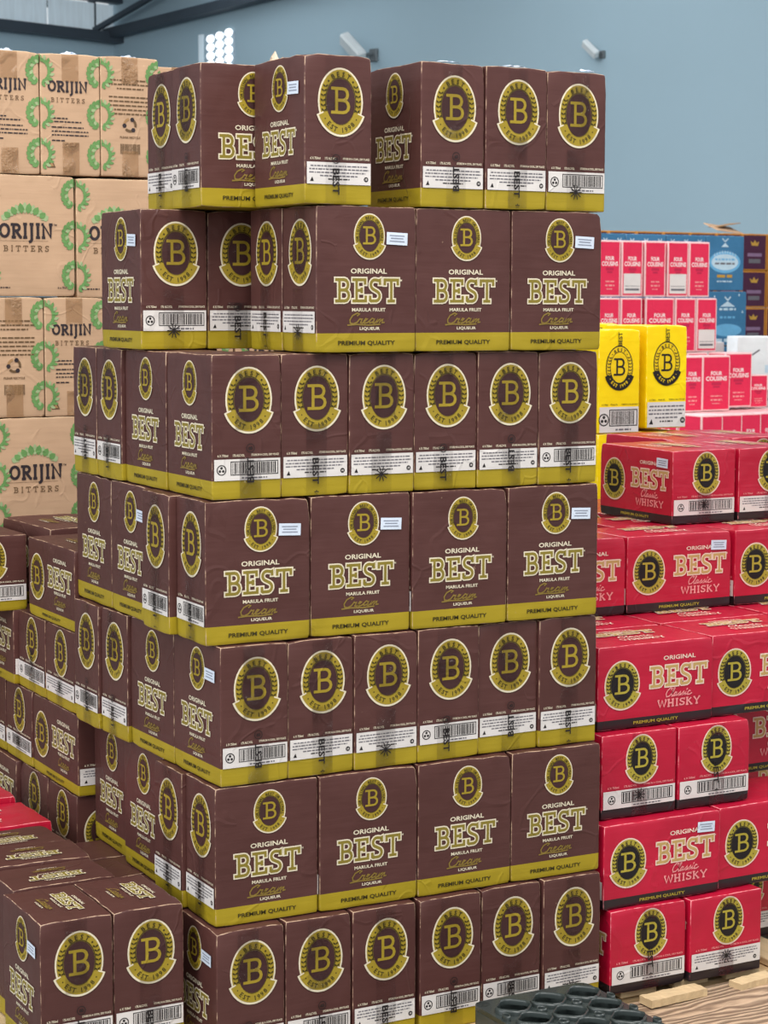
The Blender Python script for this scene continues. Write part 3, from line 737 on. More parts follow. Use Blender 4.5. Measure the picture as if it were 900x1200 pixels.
# layer 3
front_row(3, 'N', 6, .1571, ['bar', 'text', 'text', 'text', 'text', 'bar'])
tall(3, 'N', -.9437, .240, 'third-layer brown carton on the left side, just behind the corner carton', end='text')
tall(3, 'W', -.9520, .482, 'third-layer brown carton on left side, nearer of the pair of end faces', end='bar')
tall(3, 'W', -.9520, .642, 'third-layer brown carton on left side, farthest back with narrow end showing', end='text')
# layer 4
front_row(4, 'W', 4, .2397, ['bar']*4, stickers=(1, 3, 0))
tall(4, 'W', -.9750, .160, 'fourth-layer brown carton jutting out left, directly behind the corner carton', end='bar')
tall(4, 'N', -.9560, .322, 'fourth-layer brown carton on left side with price sticker beside its emblem', end='text', sticker=1)
tall(4, 'N', -.9560, .562, 'fourth-layer brown carton on left side, farthest back without a sticker', end='text')
# layer 5
front_row(5, 'N', 6, .1565, ['bar', 'text', 'text', 'bar', 'text', 'text'], stickers=(0,))
tall(5, 'N', -.9400, .240, 'fifth-layer brown carton on left side, wide face just behind stickered corner carton', end='text')
tall(5, 'W', -.9480, .482, 'fifth-layer brown carton on left side with fine-print end, nearer of two', end='text')
tall(5, 'W', -.9540, .642, 'fifth-layer brown carton on left side with barcode end, farthest back', end='bar')
# layer 6
front_row(6, 'W', 4, .2386, ['text']*4)
tall(6, 'W', -.9640, .160, 'sixth-layer brown carton on left side, narrow end behind the corner carton', end='text')
tall(6, 'N', -.9420, .322, 'sixth-layer brown carton on left side, nearer of two wide side faces', end='text')
tall(6, 'N', -.9280, .562, 'sixth-layer brown carton on left side, farther of two wide side faces', end='text')
# layer 7 (bottom)
front_row(7, 'N', 3, .1600, ['bar', 'bar', 'text'], start=0.0, first=3)
front_row(7, 'N', 3, .1585, ['bar', 'bar', 'text'], start=-.4880, stickers=(0,))
for q, (o_, x_, y_, l_) in enumerate((('N', -.975, .240, 'bottom-layer brown carton behind the stickered corner carton, at the left side'),
                                      ('W', -1.000, .482, 'bottom-layer brown carton jutting out left beneath the tall stack, nearer'),
                                      ('W', -1.005, .642, 'bottom-layer brown carton jutting out left beneath the tall stack, farther'))):
    tall(7, o_, x_, y_, l_, end='text')

# ------------------------------------------------------------------ low cream cartons behind on the left
GP = 'low brown cartons behind the tall stack'
X2 = -.957
carton('low', 'N', X2, .815, .800, 'low brown carton on top at left, wide side lettering and white end label', GP, 'text', top=True)
carton('low', 'N', -1.142, 1.245, .795, 'low brown carton at left edge, barcode end forward, behind the top one', GP, 'bar', top=True)
carton('low', 'N', -.900, 1.180, .800, 'low brown carton behind the top left one, lid slightly raised', GP, 'text', top=True, rot=.06, hs=1.06)
for lay, z in enumerate((.6, .4, .2, .0)):
    nm = ('second', 'third', 'fourth', 'fifth')[lay]
    if lay in (0, 2, 3):
        carton('low', 'W', X2, .815, z, 'low brown carton, %s down at left, narrow fine-print end nearest the tall stack' % nm, GP, 'text')
        carton('low', 'W', X2, 1.030, z, 'low brown carton, %s down at left, second narrow end from the tall stack' % nm, GP, 'bar')
        carton('low', 'N', X2-.012, 1.246, z, 'low brown carton, %s down at left, wide lettered side near the left edge' % nm, GP, 'bar')
    else:
        carton('low', 'N', X2, .800, z, 'low brown carton, third down at left, wide lettered side next to tall stack', GP, 'text')
        carton('low', 'W', X2, 1.140, z, 'low brown carton, third down at left, barcode end left of the lettered side', GP, 'bar')
        carton('low', 'W', X2, 1.355, z, 'low brown carton, third down at left, end face at the very left edge', GP, 'text')

# ------------------------------------------------------------------ foreground stack, bottom left
GF = 'brown cartons of the front left stack'
carton('tall', 'N', -1.314, .050, .052, 'brown carton at bottom left corner with price sticker on its side', GF, 'bar', 1, top=True)
carton('tall', 'N', -1.156, .053, .052, 'brown carton, right of the stickered bottom left corner carton, crumpled tape', GF, 'bar', top=True)
def flipped(x0, y0, z, label, rot=0):
    t = carton('tall', 'W', x0, y0, z, label, GF, 'text', top=True, rot=math.pi+rot); return t
flipped(-1.290, .302, .052, 'brown carton whose lid lettering is upside down, behind the front left pair', .02)
flipped(-1.285, .468, .056, 'brown carton lid, second row behind the front left pair', -.03)
carton('whisky', 'W', -1.375, 1.02, .165, 'red carton lid at the left edge, farther of two', 'red cartons of the front left stack', top=True, rot=.03)
flipped(-1.287, .632, .050, 'brown carton lid nearest the red lids, front left stack', .04)
GR = 'red cartons of the front left stack'
carton('whisky', 'W', -1.360, .800, .152, 'red carton lid behind the brown lids at the left edge, nearer of two', GR, top=True, rot=.03)

# ------------------------------------------------------------------ red whisky cartons
GW = 'red whisky cartons right of the tall stack'
XW = .030
def wh(orient, x, y, z, lab, **kw): return carton('whisky', orient, x, y, z, lab, GW, **kw)
wh('N', .030, -.030, 0, 'red carton with barcode end, bottom row, first right of the tall brown stack', end='bar', rot=-.02)
wh('N', .246, -.040, 0, 'red carton with fine-print end, bottom row, right beside the barcode one', end='text')
wh('N', .462, .150, 0, 'red carton in shade at bottom row, set back at right edge', end='text', jit=0)
wh('W', .014, -.015, .2, 'red carton with price sticker, wide face, second row from the bottom', sticker=1)
wh('W', .352, -.005, .2, 'red carton with wrinkled wide face, second row up, right of the stickered one')
wh('N', .035, .028, .4, 'red carton with barcode end, third row up, beside the tall brown stack', end='bar')
wh('N', .252, .026, .4, 'red carton with barcode end, third row up, second from the brown stack', end='bar')
wh('W', .500, .240, .4, 'red carton in shade, third row up, set back at the right edge')
wh('W', .046, .066, .6, 'red carton with large lettering, fourth row up, beside the brown stack', top=True)
wh('W', .384, .075, .6, 'red carton at right edge, fourth row up, emblem showing beside the seam', top=True)
wh('W', .050, .283, .6, 'red carton behind the fourth row, lid only, beside the brown stack', top=True, jit=2)
wh('W', .392, .292, .6, 'red carton behind the fourth row, lid only, near the right edge', top=True, jit=2)
wh('W', .730, .292, .6, 'red carton lid at the right edge, behind the fourth row', top=True)
wh('W', .060, .510, .6, 'red carton under the set-back row, beside the brown stack')
wh('W', .400, .515, .6, 'red carton under the set-back row, in the middle')
wh('W', .740, .515, .6, 'red carton under the set-back row, at the right edge')
wh('W', .052, .440, .8, 'red carton in the set-back fifth row, mostly hidden by the brown stack', top=True)
wh('W', .388, .436, .8, 'red carton in the set-back fifth row with price sticker beside the lettering', sticker=1, top=True)
wh('W', .728, .430, .8, 'red carton in the set-back fifth row, cut by the right edge', top=True)
wh('W', .500, .652, .8, 'red carton in the second file of the fifth row, lid only', top=True)
wh('W', .838, .652, .8, 'red carton in the second file of the fifth row, right edge', top=True)
wh('N', .648, .600, 1.0, 'red carton on top, side lettering with price sticker and barcode end', end='bar', sticker=1, top=True)
wh('N', .872, .600, 1.0, 'red carton on top at the right edge, fine-print end', end='text', top=True)
wh('N', .905, .945, 1.0, 'red carton on top, back file, behind the stickered one', top=True)
wh('N', 1.125, .945, 1.0, 'red carton on top, back file, behind the fine-print one', top=True)
for i, (x_, y_) in enumerate(((.660, .87), (1.0, .87), (.660, 1.085), (1.0, 1.085))):
    wh('W', x_, y_, .8, 'red carton hidden in the back files under the top red cartons')
    for z_ in (.6, .4, .2, 0): wh('W', x_, y_, z_, 'red carton hidden in the back files under the top red cartons')
for z_ in (.4, .2, 0):
    for i in range(3): wh('W', .06+i*.34, .515, z_, 'red carton hidden in the back files under the top red cartons')

# ------------------------------------------------------------------ yellow cartons behind
GY = 'yellow cartons behind the red ones'
for i, (x_, e_, l_) in enumerate(((1.098, 'bar', 'yellow carton with a black emblem and barcode, beside the brown stack'), (1.287, 'text', 'taller-looking yellow carton with black emblem, right of the other yellow one'))):
    carton('yellow', 'N', x_, 1.60-.0*i, 1.170+.012*i, l_, GY, e_)
    for q in range(3): carton('yellow', 'N', x_+.005*q, 1.60, .835-.335*q, 'yellow carton lower in the yellow stack, behind the red cartons', GY, e_)
carton('yellow', 'N', 1.20, 1.86, 1.185, 'yellow carton standing behind the two front yellow ones', GY, 'text')
for q in range(3): carton('yellow', 'N', 1.20, 1.86, .835-.335*q, 'yellow carton lower in the yellow stack, behind the red cartons', GY, 'text')

# ------------------------------------------------------------------ kraft bitters cartons, left background
GK = 'beige bitters cartons'
def kr(orient, x, z, lab, end='logo', y=1.60, top=False, rot=0): return carton('kraft', orient, x, y, z, lab, GK, end=end, rot=rot)
kr('N', -.928, 1.934, 'beige bitters carton, top row, cut by the left edge', 'logo')
kr('N', -.754, 1.934, 'beige bitters carton, top row, whole logo with text below', 'logo')
kr('N', -.580, 1.936, 'beige bitters carton, top row, fine print and recycling mark', 'text')
for i, x_ in enumerate((-.38, -.20, -.02)):
    kr('N', x_, 1.932, 'beige bitters carton, top row behind the brown stack, %s of three lids' % ('left', 'middle', 'right')[i], 'logo', y=1.72)
kr('W', -1.168, 1.603, 'beige bitters carton, second row, beyond the left edge')
kr('W', -.913, 1.603, 'beige bitters carton, second row, large green-topped logo')
kr('W', -.655, 1.600, 'beige bitters carton, second row, half hidden by the brown stack')
kr('N', -.925, 1.272, 'beige bitters carton, third row, recycling mark and fine print', 'text')
kr('N', -.750, 1.272, 'beige bitters carton, third row, small logo beside the brown stack', 'logo')
kr('N', -.574, 1.272, 'beige bitters carton, third row, mostly behind the brown stack', 'text')
kr('W', -.895, .942, 'beige bitters carton, lowest visible row, large green-topped logo')
kr('W', -1.150, .942, 'beige bitters carton, lowest visible row, beyond the left edge')
kr('W', -.640, .942, 'beige bitters carton, lowest visible row, behind the brown stack')
for z_ in (.612, .282, -.048):
    for x_ in (-1.15, -.895, -.640): kr('W', x_, z_, 'beige bitters carton hidden low behind the low brown cartons')
for x_ in (-.38, -.12):
    for z_ in (1.602, 1.272, .942, .612, .282, -.048): carton('kraft', 'W', x_, 1.72, z_, 'beige bitters carton hidden behind the tall brown stack', GK)

# ------------------------------------------------------------------ wine cartons with pink panels, right background
GN = 'pink-panelled wine cartons'
def pk(orient, x, y, z, lab, variant='', rot=0, hs=1.0): return carton('pink', orient, x, y, z, lab, GN, variant=variant, rot=rot, hs=hs)
YP = 4.50
for i, (x_, v) in enumerate(((3.100, ''), (3.236, ':white'), (3.376, ''), (3.517, ':white'), (3.650, ''))):
    pk('N', x_, YP, 1.612, 'pink-panelled wine carton, highest row, %s from left%s' % (ORD[i], ', with white label' if v else ''), v, hs=1.02)
for i, (o, x_, v) in enumerate((('N', 3.100, ''), ('N', 3.236, ''), ('W', 3.386, ''), ('N', 3.570, ''), ('N', 3.703, ':white'))):
    pk(o, x_, YP, 1.335, 'pink-panelled wine carton, second row, %s from left' % ORD[i], v)
for q in range(6):
    z_ = 1.06-.274*q
    if z_ < -.16: break
    for i in range(5): pk('N', 3.100+.1375*i, YP, z_, 'pink-panelled wine carton hidden in the lower rows' if q or i < 4 else 'pink-panelled wine carton, third row, at the right end')
pk('W', 3.480, 4.16, 1.055, 'pink-panelled wine carton with big lettering, in front of the right end', rot=.05)
pk('W', 3.664, 4.22, 1.066, 'pink-panelled wine carton just right of the big-lettered one, slightly behind', rot=.05)
pk('N', 3.846, 4.26, 1.06, 'small pink-panelled wine carton beside the grey cartons', rot=.05, hs=.6)
pk('N', 3.335, 4.13, 1.055, 'pink-panelled wine carton left of the big-lettered one, partly hidden by yellow', rot=.05)
for i in range(6):
    z_ = .782
    pk('N', 3.285+.134*i, 3.90+.022*i, z_, 'pink-panelled wine carton, row below the big-lettered one, %s from left' % ORD[i])
    for q in range(3): pk('N', 3.285+.134*i, 3.90+.022*i, .508-.274*q, 'pink-panelled wine carton hidden in the lower rows')
    for q in range(4): pk('N', 3.285+.134*i, 4.09+.022*i, .780-.274*q, 'pink-panelled wine carton hidden in the lower rows')

# ------------------------------------------------------------------ blue, purple, grey and white cartons, right background
GB = 'blue cartons with pale crest'
for i in range(4):
    for q in range(6):
        x_ = 4.295-.268*i if q == 0 else 4.320-.268*i
        z_ = 1.650 if q == 0 else 1.345-.305*(q-1)
        if z_ < -.16: continue
        lab = ('blue carton with round pale crest, top of its stack' if i == 0 else 'blue carton behind the pink ones, upper edge showing, %s from the crested one' % ORD[i-1]) if q == 0 else ('blue carton with glowing lower print, under the crested one' if (i == 0 and q == 1) else 'blue carton hidden in the lower blue stack')
        carton('blue', 'W', x_, 5.20, z_, lab, GB, variant='' if (i == 0 and q == 0) else (':band' if q == 0 else ':low'))
GU = 'purple cartons with orange borders'
for i in range(8):
    for q in range(10):
        z_ = 1.775-.2235*q
        if z_ < -.16 or (i > 1 and q > 0): continue
        xx = 5.185-.196*i if i else 5.185
        if i == 0: lab = 'purple crowned carton, %s row, left column beside the blue cartons' % ORD[min(q, 6)]
        elif i == 1: xx = 5.381; lab = 'purple crowned carton, %s row, right column at the frame edge' % ORD[min(q, 6)]
        else: xx = 5.185-.196*(i-1); lab = 'purple carton lid line behind the blue cartons, %s from the right' % ORD[min(i-2, 6)]
        if q > 2: lab = 'purple carton hidden in the lower purple rows'
        carton('purple', 'W', xx, 6.0, z_, lab, GU)
for q in range(9):
    for i in range(6):
        z_ = 1.5515-.2235*q
        if z_ > -.16: carton('purple', 'W', 4.989-.196*i, 6.0, z_, 'purple carton hidden in the lower purple rows', GU)
GG = 'grey and white cartons'
carton('white', 'W', 4.120, 4.60, 1.128, 'white carton at right edge, on the grey ones', GG, rot=-.38)
carton('grey', 'W', 3.975, 4.90, 1.124, 'grey printed carton left of the white one', GG, rot=-.38, hs=1.0)
for q in range(6):
    z_ = .868-.256*q
    if z_ < -.16: break
    for i, x_ in enumerate((3.93, 4.18)): carton('grey', 'W', x_, 4.62+.1*(1-i), z_, ('grey printed carton under the white one' if i else 'grey printed carton under the left grey one') if q == 0 else 'grey carton hidden lower in the grey stack', GG)
# loose cardboard flap on the purple row
mb = MB(); R = Matrix.Rotation(.10, 3, 'Y') @ Matrix.Rotation(.30, 3, 'X')
mb.box((0, 0, .0), (.20, .16, .004), 'kraft_card', R); mb.box((.02, .02, .022), (.17, .10, .004), 'kraft_shade', Matrix.Rotation(-.15, 3, 'Y'))
o = part('cardboard_flap', mb.build('cardboard_flap'), loc=(5.12, 6.10, 2.028+Z0)); o['label'] = 'loose brown cardboard flap lying on top of the purple cartons'; o['category'] = 'cardboard'

# torn paper and tape tufts on the uppermost cartons: crumpled scraps
def scrap(x, y, z, l, h, lab, mat='torn_paper', seed=0):
    r = random.Random(seed+5); mb = MB(); n = 7; V = []; F = []
    for i in range(n+1):
        for j in range(4): V.append((l*(i/n-.5)+r.uniform(-.1, .1)*l/n, r.uniform(-.006, .006)+(j-1.5)*.004, h*j/3*r.uniform(.35, 1.0)*math.sin(math.pi*(i+.6)/(n+1.2))))
    for i in range(n):
        for j in range(3): F.append((i*4+j, (i+1)*4+j, (i+1)*4+j+1, i*4+j+1))
    F2 = []; m = len(V); V += [(a_, b_+.0012, c_) for a_, b_, c_ in V]
    F2 = [tuple(m+q for q in f[::-1]) for f in F]
    mb.poly(V, F+F2, mat); o = part('torn_tape', mb.build('torn_tape'), loc=(x, y, z+Z0)); o['label'] = lab; o['category'] = 'torn tape'; o['group'] = 'torn tape scraps on carton tops'; o['seed'] = seed*.3
scrap(-.845, 1.615, 2.262, .045, .010, 'white torn tape scrap on the top beige carton at the left edge', 'sticker_white', 1)
scrap(-.665, 1.615, 2.262, .050, .012, 'white torn tape scrap above the whole beige bitters logo', 'sticker_white', 2)
scrap(-.490, 1.615, 2.264, .050, .008, 'white torn tape scrap above the beige recycling mark', 'sticker_white', 3)
scrap(-.700, .215, 2.098, .040, .030, 'crumpled pale tape tuft standing up beside the top stickered carton', 'torn_paper', 4)
scrap(-.400, .012, 2.098, .050, .006, 'white torn tape along the top of the second top-layer carton', 'sticker_white', 5)
scrap(-.240, .012, 2.098, .060, .006, 'white torn tape along the top of the third top-layer carton', 'sticker_white', 6)
scrap(-.050, .012, 2.098, .050, .007, 'white torn tape along the top of the rightmost top-layer carton', 'sticker_white', 7)

# ------------------------------------------------------------------ pallets
def pallet(x0, y0, wx, wy, h, label, group, along='y', z=0.0):
    t = empty('wooden_pallet', (x0+wx/2, y0+wy/2, z), 0, label, 'pallet', group)
    r = random.Random(int(x0*100)+7); tk = .018
    if along == 'y':
        n = max(2, int(wx/.145)); st = wx/n
        for i in range(n):
            mb = MB(); mb.box((0, 0, 0), (st*.68, wy+r.uniform(-.02, .02), tk), 'pallet_wood_across', None, .002)
            part('deck_board', mb.build('deck_board'), t, loc=(-wx/2+st*(i+.5), 0, h-tk/2-.0015))
        for j in range(3):
            mb = MB(); mb.box((0, 0, 0), (wx, .08, h-tk-.004), 'pallet_wood', None, .003); part('stringer', mb.build('stringer'), t, loc=(0, (j-1)*(wy-.10)/2, (h-tk-.004)/2))
    return t
pallet(-1.02, -.075, 1.04, 1.05, .15, 'wooden pallet under the tall brown stack', 'wooden pallets')
pallet(.045, -.015, 1.35, 1.36, .15, 'wooden pallet under the red cartons', 'wooden pallets')
# pallets farther off and under the front left stack
pallet(-1.34, .02, .305, 1.22, .10, 'lower wooden pallet under the front left brown cartons', 'wooden pallets')
pallet(-1.34, .02, .305, 1.22, .10, 'upper wooden pallet under the front left brown cartons', 'wooden pallets', z=.1002)
pallet(-1.16, 1.18+.42, 1.25, .5, .10, 'wooden pallet under the beige bitters cartons', 'wooden pallets')
# ------------------------------------------------------------------ weathered board lying in front of the red cartons
def board(name, c, d, rz, mat, lab, seed):
    r = random.Random(seed); nx = 14; mb = MB(); V = []; F = []
    for i in range(nx+1):
        x = d[0]*(i/nx-.5); e = r.uniform(-.001, .001)
        wv = (.003 if d[1] > .1 else .0007)*math.sin(i*1.1+seed)
        V += [(x, -d[1]/2+e, -d[2]/2), (x, d[1]/2+e, -d[2]/2), (x, d[1]/2+e, d[2]/2+wv), (x, d[1]/2*.5, d[2]/2+wv*1.2), (x, 0, d[2]/2-wv), (x, -d[1]/2*.5, d[2]/2+wv), (x, -d[1]/2+e, d[2]/2+wv*.5)]
    for i in range(nx):
        for k in range(7): F.append((i*7+k, i*7+(k+1) % 7, (i+1)*7+(k+1) % 7, (i+1)*7+k))
    F.append(tuple(range(7))[::-1]); F.append(tuple(nx*7+k for k in range(7)))
    mb.poly(V, F, mat); o = part(name, mb.build(name), loc=c); o.rotation_euler = (0, 0, rz); o['label'] = lab[0]; o['category'] = lab[1]
    if len(lab) > 2: o['group'] = lab[2]
    return o
board('weathered_board', (.56, -.225, .122), (1.10, .355, .022), .0, 'grain_board', ('wide weathered board with swirling grain in front of the red cartons', 'board'), 3)
board('board_support', (.20, -.24, .055), (.10, .30, .110), .0, 'pallet_wood', ('timber block under the weathered board, near end', 'block', 'blocks under the board'), 4)
board('board_support', (.90, -.24, .055), (.10, .30, .110), .0, 'pallet_wood', ('timber block under the weathered board, far end', 'block', 'blocks under the board'), 5)
board('wood_offcut', (.170, -.080, .1430), (.165, .045, .018), .05, 'pallet_wood_across', ('pale wood offcut under the first red carton, left of the other offcut', 'offcut', 'wood offcuts'), 8)
board('wood_offcut', (.400, -.085, .1425), (.120, .040, .016), .12, 'pallet_wood_across', ('smaller pale wood offcut under the second red carton', 'offcut', 'wood offcuts'), 9)

# ------------------------------------------------------------------ black plastic bottle crate in front of the tall stack
def crate(x0, y0, wx, wy, ztop, h):
    t = empty('plastic_crate', (x0+wx/2, y0+wy/2, ztop-h), 0, 'black plastic crate deck with rounded holes, bottom edge in front of stack', 'crate')
    cells = []
    px, py = .089, .084
    nx, ny = int(wx/px), int(wy/py)
    ox, oy = -(nx-1)*px/2, -(ny-1)*py/2
    def rr(cx, cy, rx, ry, n=20, wob=.0):
        return [(cx+rx*(1+wob*math.cos(4*a_))*math.cos(a_), cy+ry*(1+wob*math.cos(4*a_))*math.sin(a_)) for a_ in [2*math.pi*k/n for k in range(n)]]
    holes = []
    for i in range(nx):
        for j in range(ny): holes.append((ox+i*px, oy+j*py, .0355, .0335, .10))
    for i in range(nx-1):
        for j in range(ny-1): holes.append((ox+(i+.5)*px, oy+(j+.5)*py, .0105, .0100, 0))
    for j in range(ny-1):
        for sx in (-1, 1): holes.append((sx*(wx/2-.013), oy+(j+.5)*py, .006, .012, 0))
    cu = bpy.data.curves.new('deck', 'CURVE'); cu.dimensions = '2D'; cu.fill_mode = 'BOTH'; cu.extrude = .005
    def sp(pts):
        s_ = cu.splines.new('POLY'); s_.points.add(len(pts)-1)
        for k, p in enumerate(pts): s_.points[k].co = (p[0], p[1], 0, 1)
        s_.use_cyclic_u = True
    c_ = .02; X, Y = wx/2, wy/2
    sp([(-X+c_, -Y), (X-c_, -Y), (X, -Y+c_), (X, Y-c_), (X-c_, Y), (-X+c_, Y), (-X, Y-c_), (-X, -Y+c_)])
    for hh in holes: sp(rr(*hh[:4], 20, hh[4]))
    o = bpy.data.objects.new('deck', cu); COL.objects.link(o)
    me = bpy.data.meshes.new_from_object(o.evaluated_get(bpy.context.evaluated_depsgraph_get())); bpy.data.objects.remove(o)
    me.name = 'deck'; me.materials.clear(); me.materials.append(MATS['black_plastic'])
    part('deck', me, t, loc=(0, 0, h-.009))
    # one rim and wall round each hole
    cache = {}
    for (cx, cy, rx, ry, wob) in holes:
        key = (rx, ry)
        if key not in cache:
            mb = MB(); n = 20; dp = .075 if rx > .02 else .03; lo = rr(0, 0, rx*1.0, ry*1.0, n, wob); hi = rr(0, 0, rx*1.13, ry*1.13, n, wob)
            prof = [(lo, -dp), (lo, .006), (rr(0, 0, rx*1.05, ry*1.05, n, wob), .0105), (hi, .005), (hi, -dp)]
            V = [(x, y, z) for ring, z in prof for x, y in ring]
            F = [(a_*n+k, a_*n+(k+1) % n, (a_+1) % 5*n+(k+1) % n, (a_+1) % 5*n+k) for a_ in range(5) for k in range(n)]
            mb.poly(V, F, 'black_plastic'); cache[key] = mb.build('cell_rim', True)
        part('cell_rim', cache[key], t, loc=(cx, cy, h-.002))
    mb = MB()
    for sx in (-1, 1): mb.box((sx*(X-.003), 0, h/2-.007), (.006, wy-.04, h-.014), 'black_plastic', None, .001)
    for sy in (-1, 1): mb.box((0, sy*(Y-.003), h/2-.007), (wx-.04, .006, h-.014), 'black_plastic', None, .001)
    for k in range(7):
        for sy in (-1, 1): mb.box((-X+.04+k*(wx-.08)/6, sy*Y, h*.5), (.005, .008, h*.8), 'black_plastic')
    for sx in (-1, 1):
        for sy in (-1, 1): mb.tube([(sx*(X-.018), sy*(Y-.018), 0), (sx*(X-.018), sy*(Y-.018), h-.004)], .016, 'black_plastic', 10)
    part('side_wall', mb.build('side_wall'), t)
crate(-.418, -.640, .292, .495, .100+Z0, .2498)

# ------------------------------------------------------------------ building: floor, two walls, steel, lamps, vent
KX, KY = 5.55, 17.4
er = Vector((.2818, -.9595, 0)); el = Vector((-.9595, -.2818, 0))
def struct(name, mb, loc=(0, 0, 0)):
    o = part(name, mb.build(name), loc=loc); o['kind'] = 'structure'; return o
def along(e, t, off, z, n):                       # point t along a wall, off into the room
    return Vector((KX, KY, 0))+e*t+n*off+Vector((0, 0, z))
def beam(mb, p, q, w_, h, mat):
    p, q = Vector(p), Vector(q); d = q-p; L = d.length; x = d.normalized(); y = Vector((0, 0, 1)).cross(x)
    y = y.normalized() if y.length > .01 else Vector((1, 0, 0)); z = x.cross(y); R = Matrix((x, y, z)).transposed()
    mb.box((p+q)/2, (L, w_, h), mat, R)
mb = MB(); mb.box((2, 4, -.05), (34, 44, .1), 'floor_concrete'); struct('floor', mb)
mb = MB(); beam(mb, along(er, -.1, -.1, 2.9, el), along(er, 24, -.1, 2.9, el), .2, 5.8, 'wall_paint'); struct('wall_right', mb)
mb = MB(); beam(mb, along(el, -.1, -.1, 2.27, er), along(el, 16, -.1, 2.27, er), .2, 4.54, 'wall_paint'); struct('wall_back', mb)
# translucent sheeting above the back wall, sheet by sheet
sh = MB(); 
for k in range(9): sh.box((-.38+k*.095, 0, 0), (.055, .02, .30), 'translucent_sheet')
sh.box((0, .012, 0), (.86, .01, .30), 'translucent_sheet')
shm = sh.build('sheet')
root = empty('window_1', along(el, 4.5, 0, 4.6, er)); root['kind'] = 'structure'
ang = math.atan2(el.y, el.x)
for k in range(14):
    o = part('sheet', shm, root, loc=el*(-4.03+k*.88)+er*.02+Vector((0, 0, .17))); o.rotation_euler = (0, 0, ang)
mb = MB()
beam(mb, along(el, 0, .10, 4.56, er), along(el, 14, .10, 4.56, er), .14, .11, 'steel_dark')
beam(mb, along(el, 0, .10, 4.97, er), along(el, 14, .10, 4.97, er), .12, .08, 'steel_dark'); struct('trim_1', mb)
mb = MB()
beam(mb, along(er, 0, .12, 4.60, el), along(er, 3.3, .12, 4.80, el), .14, .10, 'steel_dark'); beam(mb, along(er, 3.3, .12, 4.80, el), along(er, 16, .12, 5.4, el), .14, .10, 'steel_dark'); struct('trim_2', mb)
t = empty('roof_truss', along(er, 0, .30, 4.6, el), 0, 'dark steel roof truss with diagonal struts in the upper left corner', 'truss')
def tp(name, p, q, w_):
    m_ = MB(); beam(m_, Vector(p), Vector(q), w_, w_, 'steel_dark'); part(name, m_.build(name), t)
tp('post', (0, 0, -.05), (0, 0, 1.2), .07)
d1 = el*1.0; d2 = er*1.9
tp('strut', (0, 0, .02), d1*1.0+Vector((0, 0, .42)), .05); tp('strut', (0, 0, .02), d2+Vector((0, 0, .50)), .05)
tp('strut', d1*.55+Vector((0, 0, .55)), d1*.45+Vector((0, 0, .2)), .05)
tp('chord', d1*2+Vector((0, 0, .36)), Vector((0, 0, .62)), .05); tp('chord', Vector((0, 0, .62)), er*4+Vector((0, 0, .95)), .05)
# roof over the far corner with two skylight strips
mb = MB(); P0 = along(el, 12, 0, 5.02, er); P1 = along(er, 0, 0, 5.02, el); P2 = along(er, 14, 0, 6.2, el); P3 = P2+el*12
def slab4(mb, a_, b_, c_, d_, th, mat):
    up_ = Vector((0, 0, th)); mb.poly([a_, b_, c_, d_, a_+up_, b_+up_, c_+up_, d_+up_], [(0, 1, 2, 3), (7, 6, 5, 4), (0, 4, 5, 1), (1, 5, 6, 2), (2, 6, 7, 3), (3, 7, 4, 0)], mat)
slab4(mb, P0, P1, P2, P3, .03, 'roof_sheet')
nrib = 40
for k in range(nrib):
    a_ = P1+(P0-P1)*(k/nrib); b_ = P2+(P3-P2)*(k/nrib); beam(mb, a_-Vector((0, 0, .012)), b_-Vector((0, 0, .012)), .05, .024, 'roof_sheet')
struct('ceiling', mb)
mb = MB()
for s0, s1 in ((.12, .30), (.45, .60)):
    e0 = P1+(P2-P1)*s0; e1 = P1+(P2-P1)*s1; slab4(mb, e0+el*.4-Vector((0, 0, .035)), e0+el*3.6-Vector((0, 0, .035)), e1+el*3.6-Vector((0, 0, .035)), e1+el*.4-Vector((0, 0, .035)), .01, 'daylight')
struct('window_2', mb)
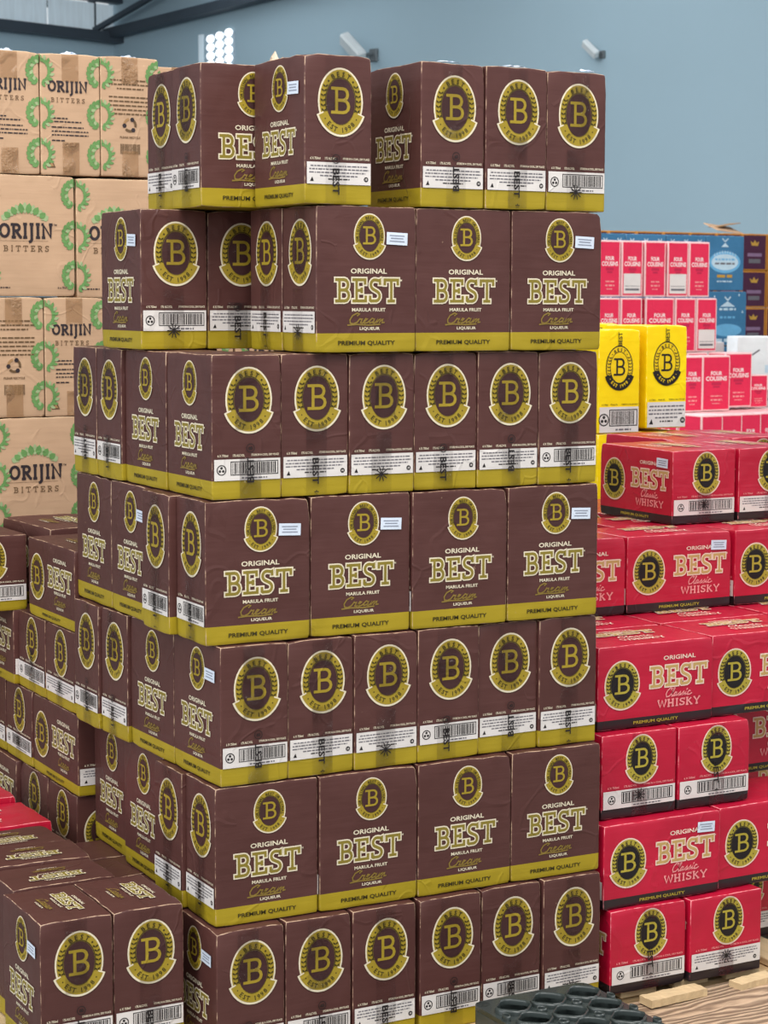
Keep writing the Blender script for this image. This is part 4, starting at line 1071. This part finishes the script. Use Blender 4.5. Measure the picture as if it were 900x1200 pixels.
# breeze-block vent in the right wall
c0 = along(er, 1.80, 0, 4.25, el); vt = empty('window_3', c0); vt['kind'] = 'structure'
angr = math.atan2(er.y, er.x)
mb = MB(); mb.box((0, 0, 0), (.46, .03, .46), 'vent_concrete'); o = part('block_frame', mb.build('block_frame'), vt); o.rotation_euler.z = angr
mb = MB(); n = 14
mb.poly([(.060*math.cos(2*math.pi*k/n), y_, .040*math.sin(2*math.pi*k/n)) for y_ in (-.004, .004) for k in range(n)], [tuple(range(n)), tuple(range(n, 2*n))[::-1]]+[(k, n+k, n+(k+1) % n, (k+1) % n) for k in range(n)], 'daylight')
hm = mb.build('vent_hole')
for i in range(3):
    for j in range(5):
        o = part('vent_hole', hm, vt, loc=er*(-.145+.145*i)+el*.02+Vector((0, 0, -.175+.087*j+.02*i))); o.rotation_euler.z = angr
mb = MB(); mb.box((0, 0, 0), (.07, .02, .46), 'translucent_sheet'); o = part('pane', mb.build('pane'), vt, loc=er*-.30+el*.015); o.rotation_euler.z = angr
def lamp(tw, z, s_, lab):
    c = along(er, tw, .0, z, el); t = empty('flood_lamp', c, angr, lab, 'lamp', 'wall lamps on the blue wall')
    mb = MB(); mb.box((0, -.02*s_, -.02), (.10*s_, .03, .12*s_), 'lamp_grey', None, .004); part('wall_plate', mb.build('wall_plate'), t)
    mb = MB(); mb.tube([(0, -.02, 0), (-.02*s_, -.12*s_, -.03*s_), (-.05*s_, -.20*s_, .0)], .018*s_, 'lamp_grey'); part('bracket', mb.build('bracket'), t)
    mb = MB(); R = Matrix.Rotation(.7, 3, 'Y') @ Matrix.Rotation(.5, 3, 'X'); mb.box((-.08*s_, -.22*s_, .04*s_), (.34*s_, .10*s_, .13*s_), 'lamp_white', R, .015*s_); part('lamp_head', mb.build('lamp_head'), t)
lamp(4.07, 4.08, 1.0, 'pale floodlight on the wall, larger and left of the other'); lamp(6.86, 3.86, .55, 'small pale floodlight high on the wall at right')

pallet(1.08, 1.58, .40, .56, .155, 'lower wooden pallet under the yellow cartons', 'wooden pallets')
pallet(1.08, 1.58, .40, .56, .159, 'upper wooden pallet under the yellow cartons', 'wooden pallets', z=.1555)
pallet(3.08, 4.48, .74, .24, .112, 'wooden pallet under the far pink-panelled cartons', 'wooden pallets')
pallet(3.48, 5.18, 1.12, .30, .135, 'lower wooden pallet under the blue cartons', 'wooden pallets')
pallet(3.48, 5.18, 1.12, .30, .139, 'upper wooden pallet under the blue cartons', 'wooden pallets', z=.1355)
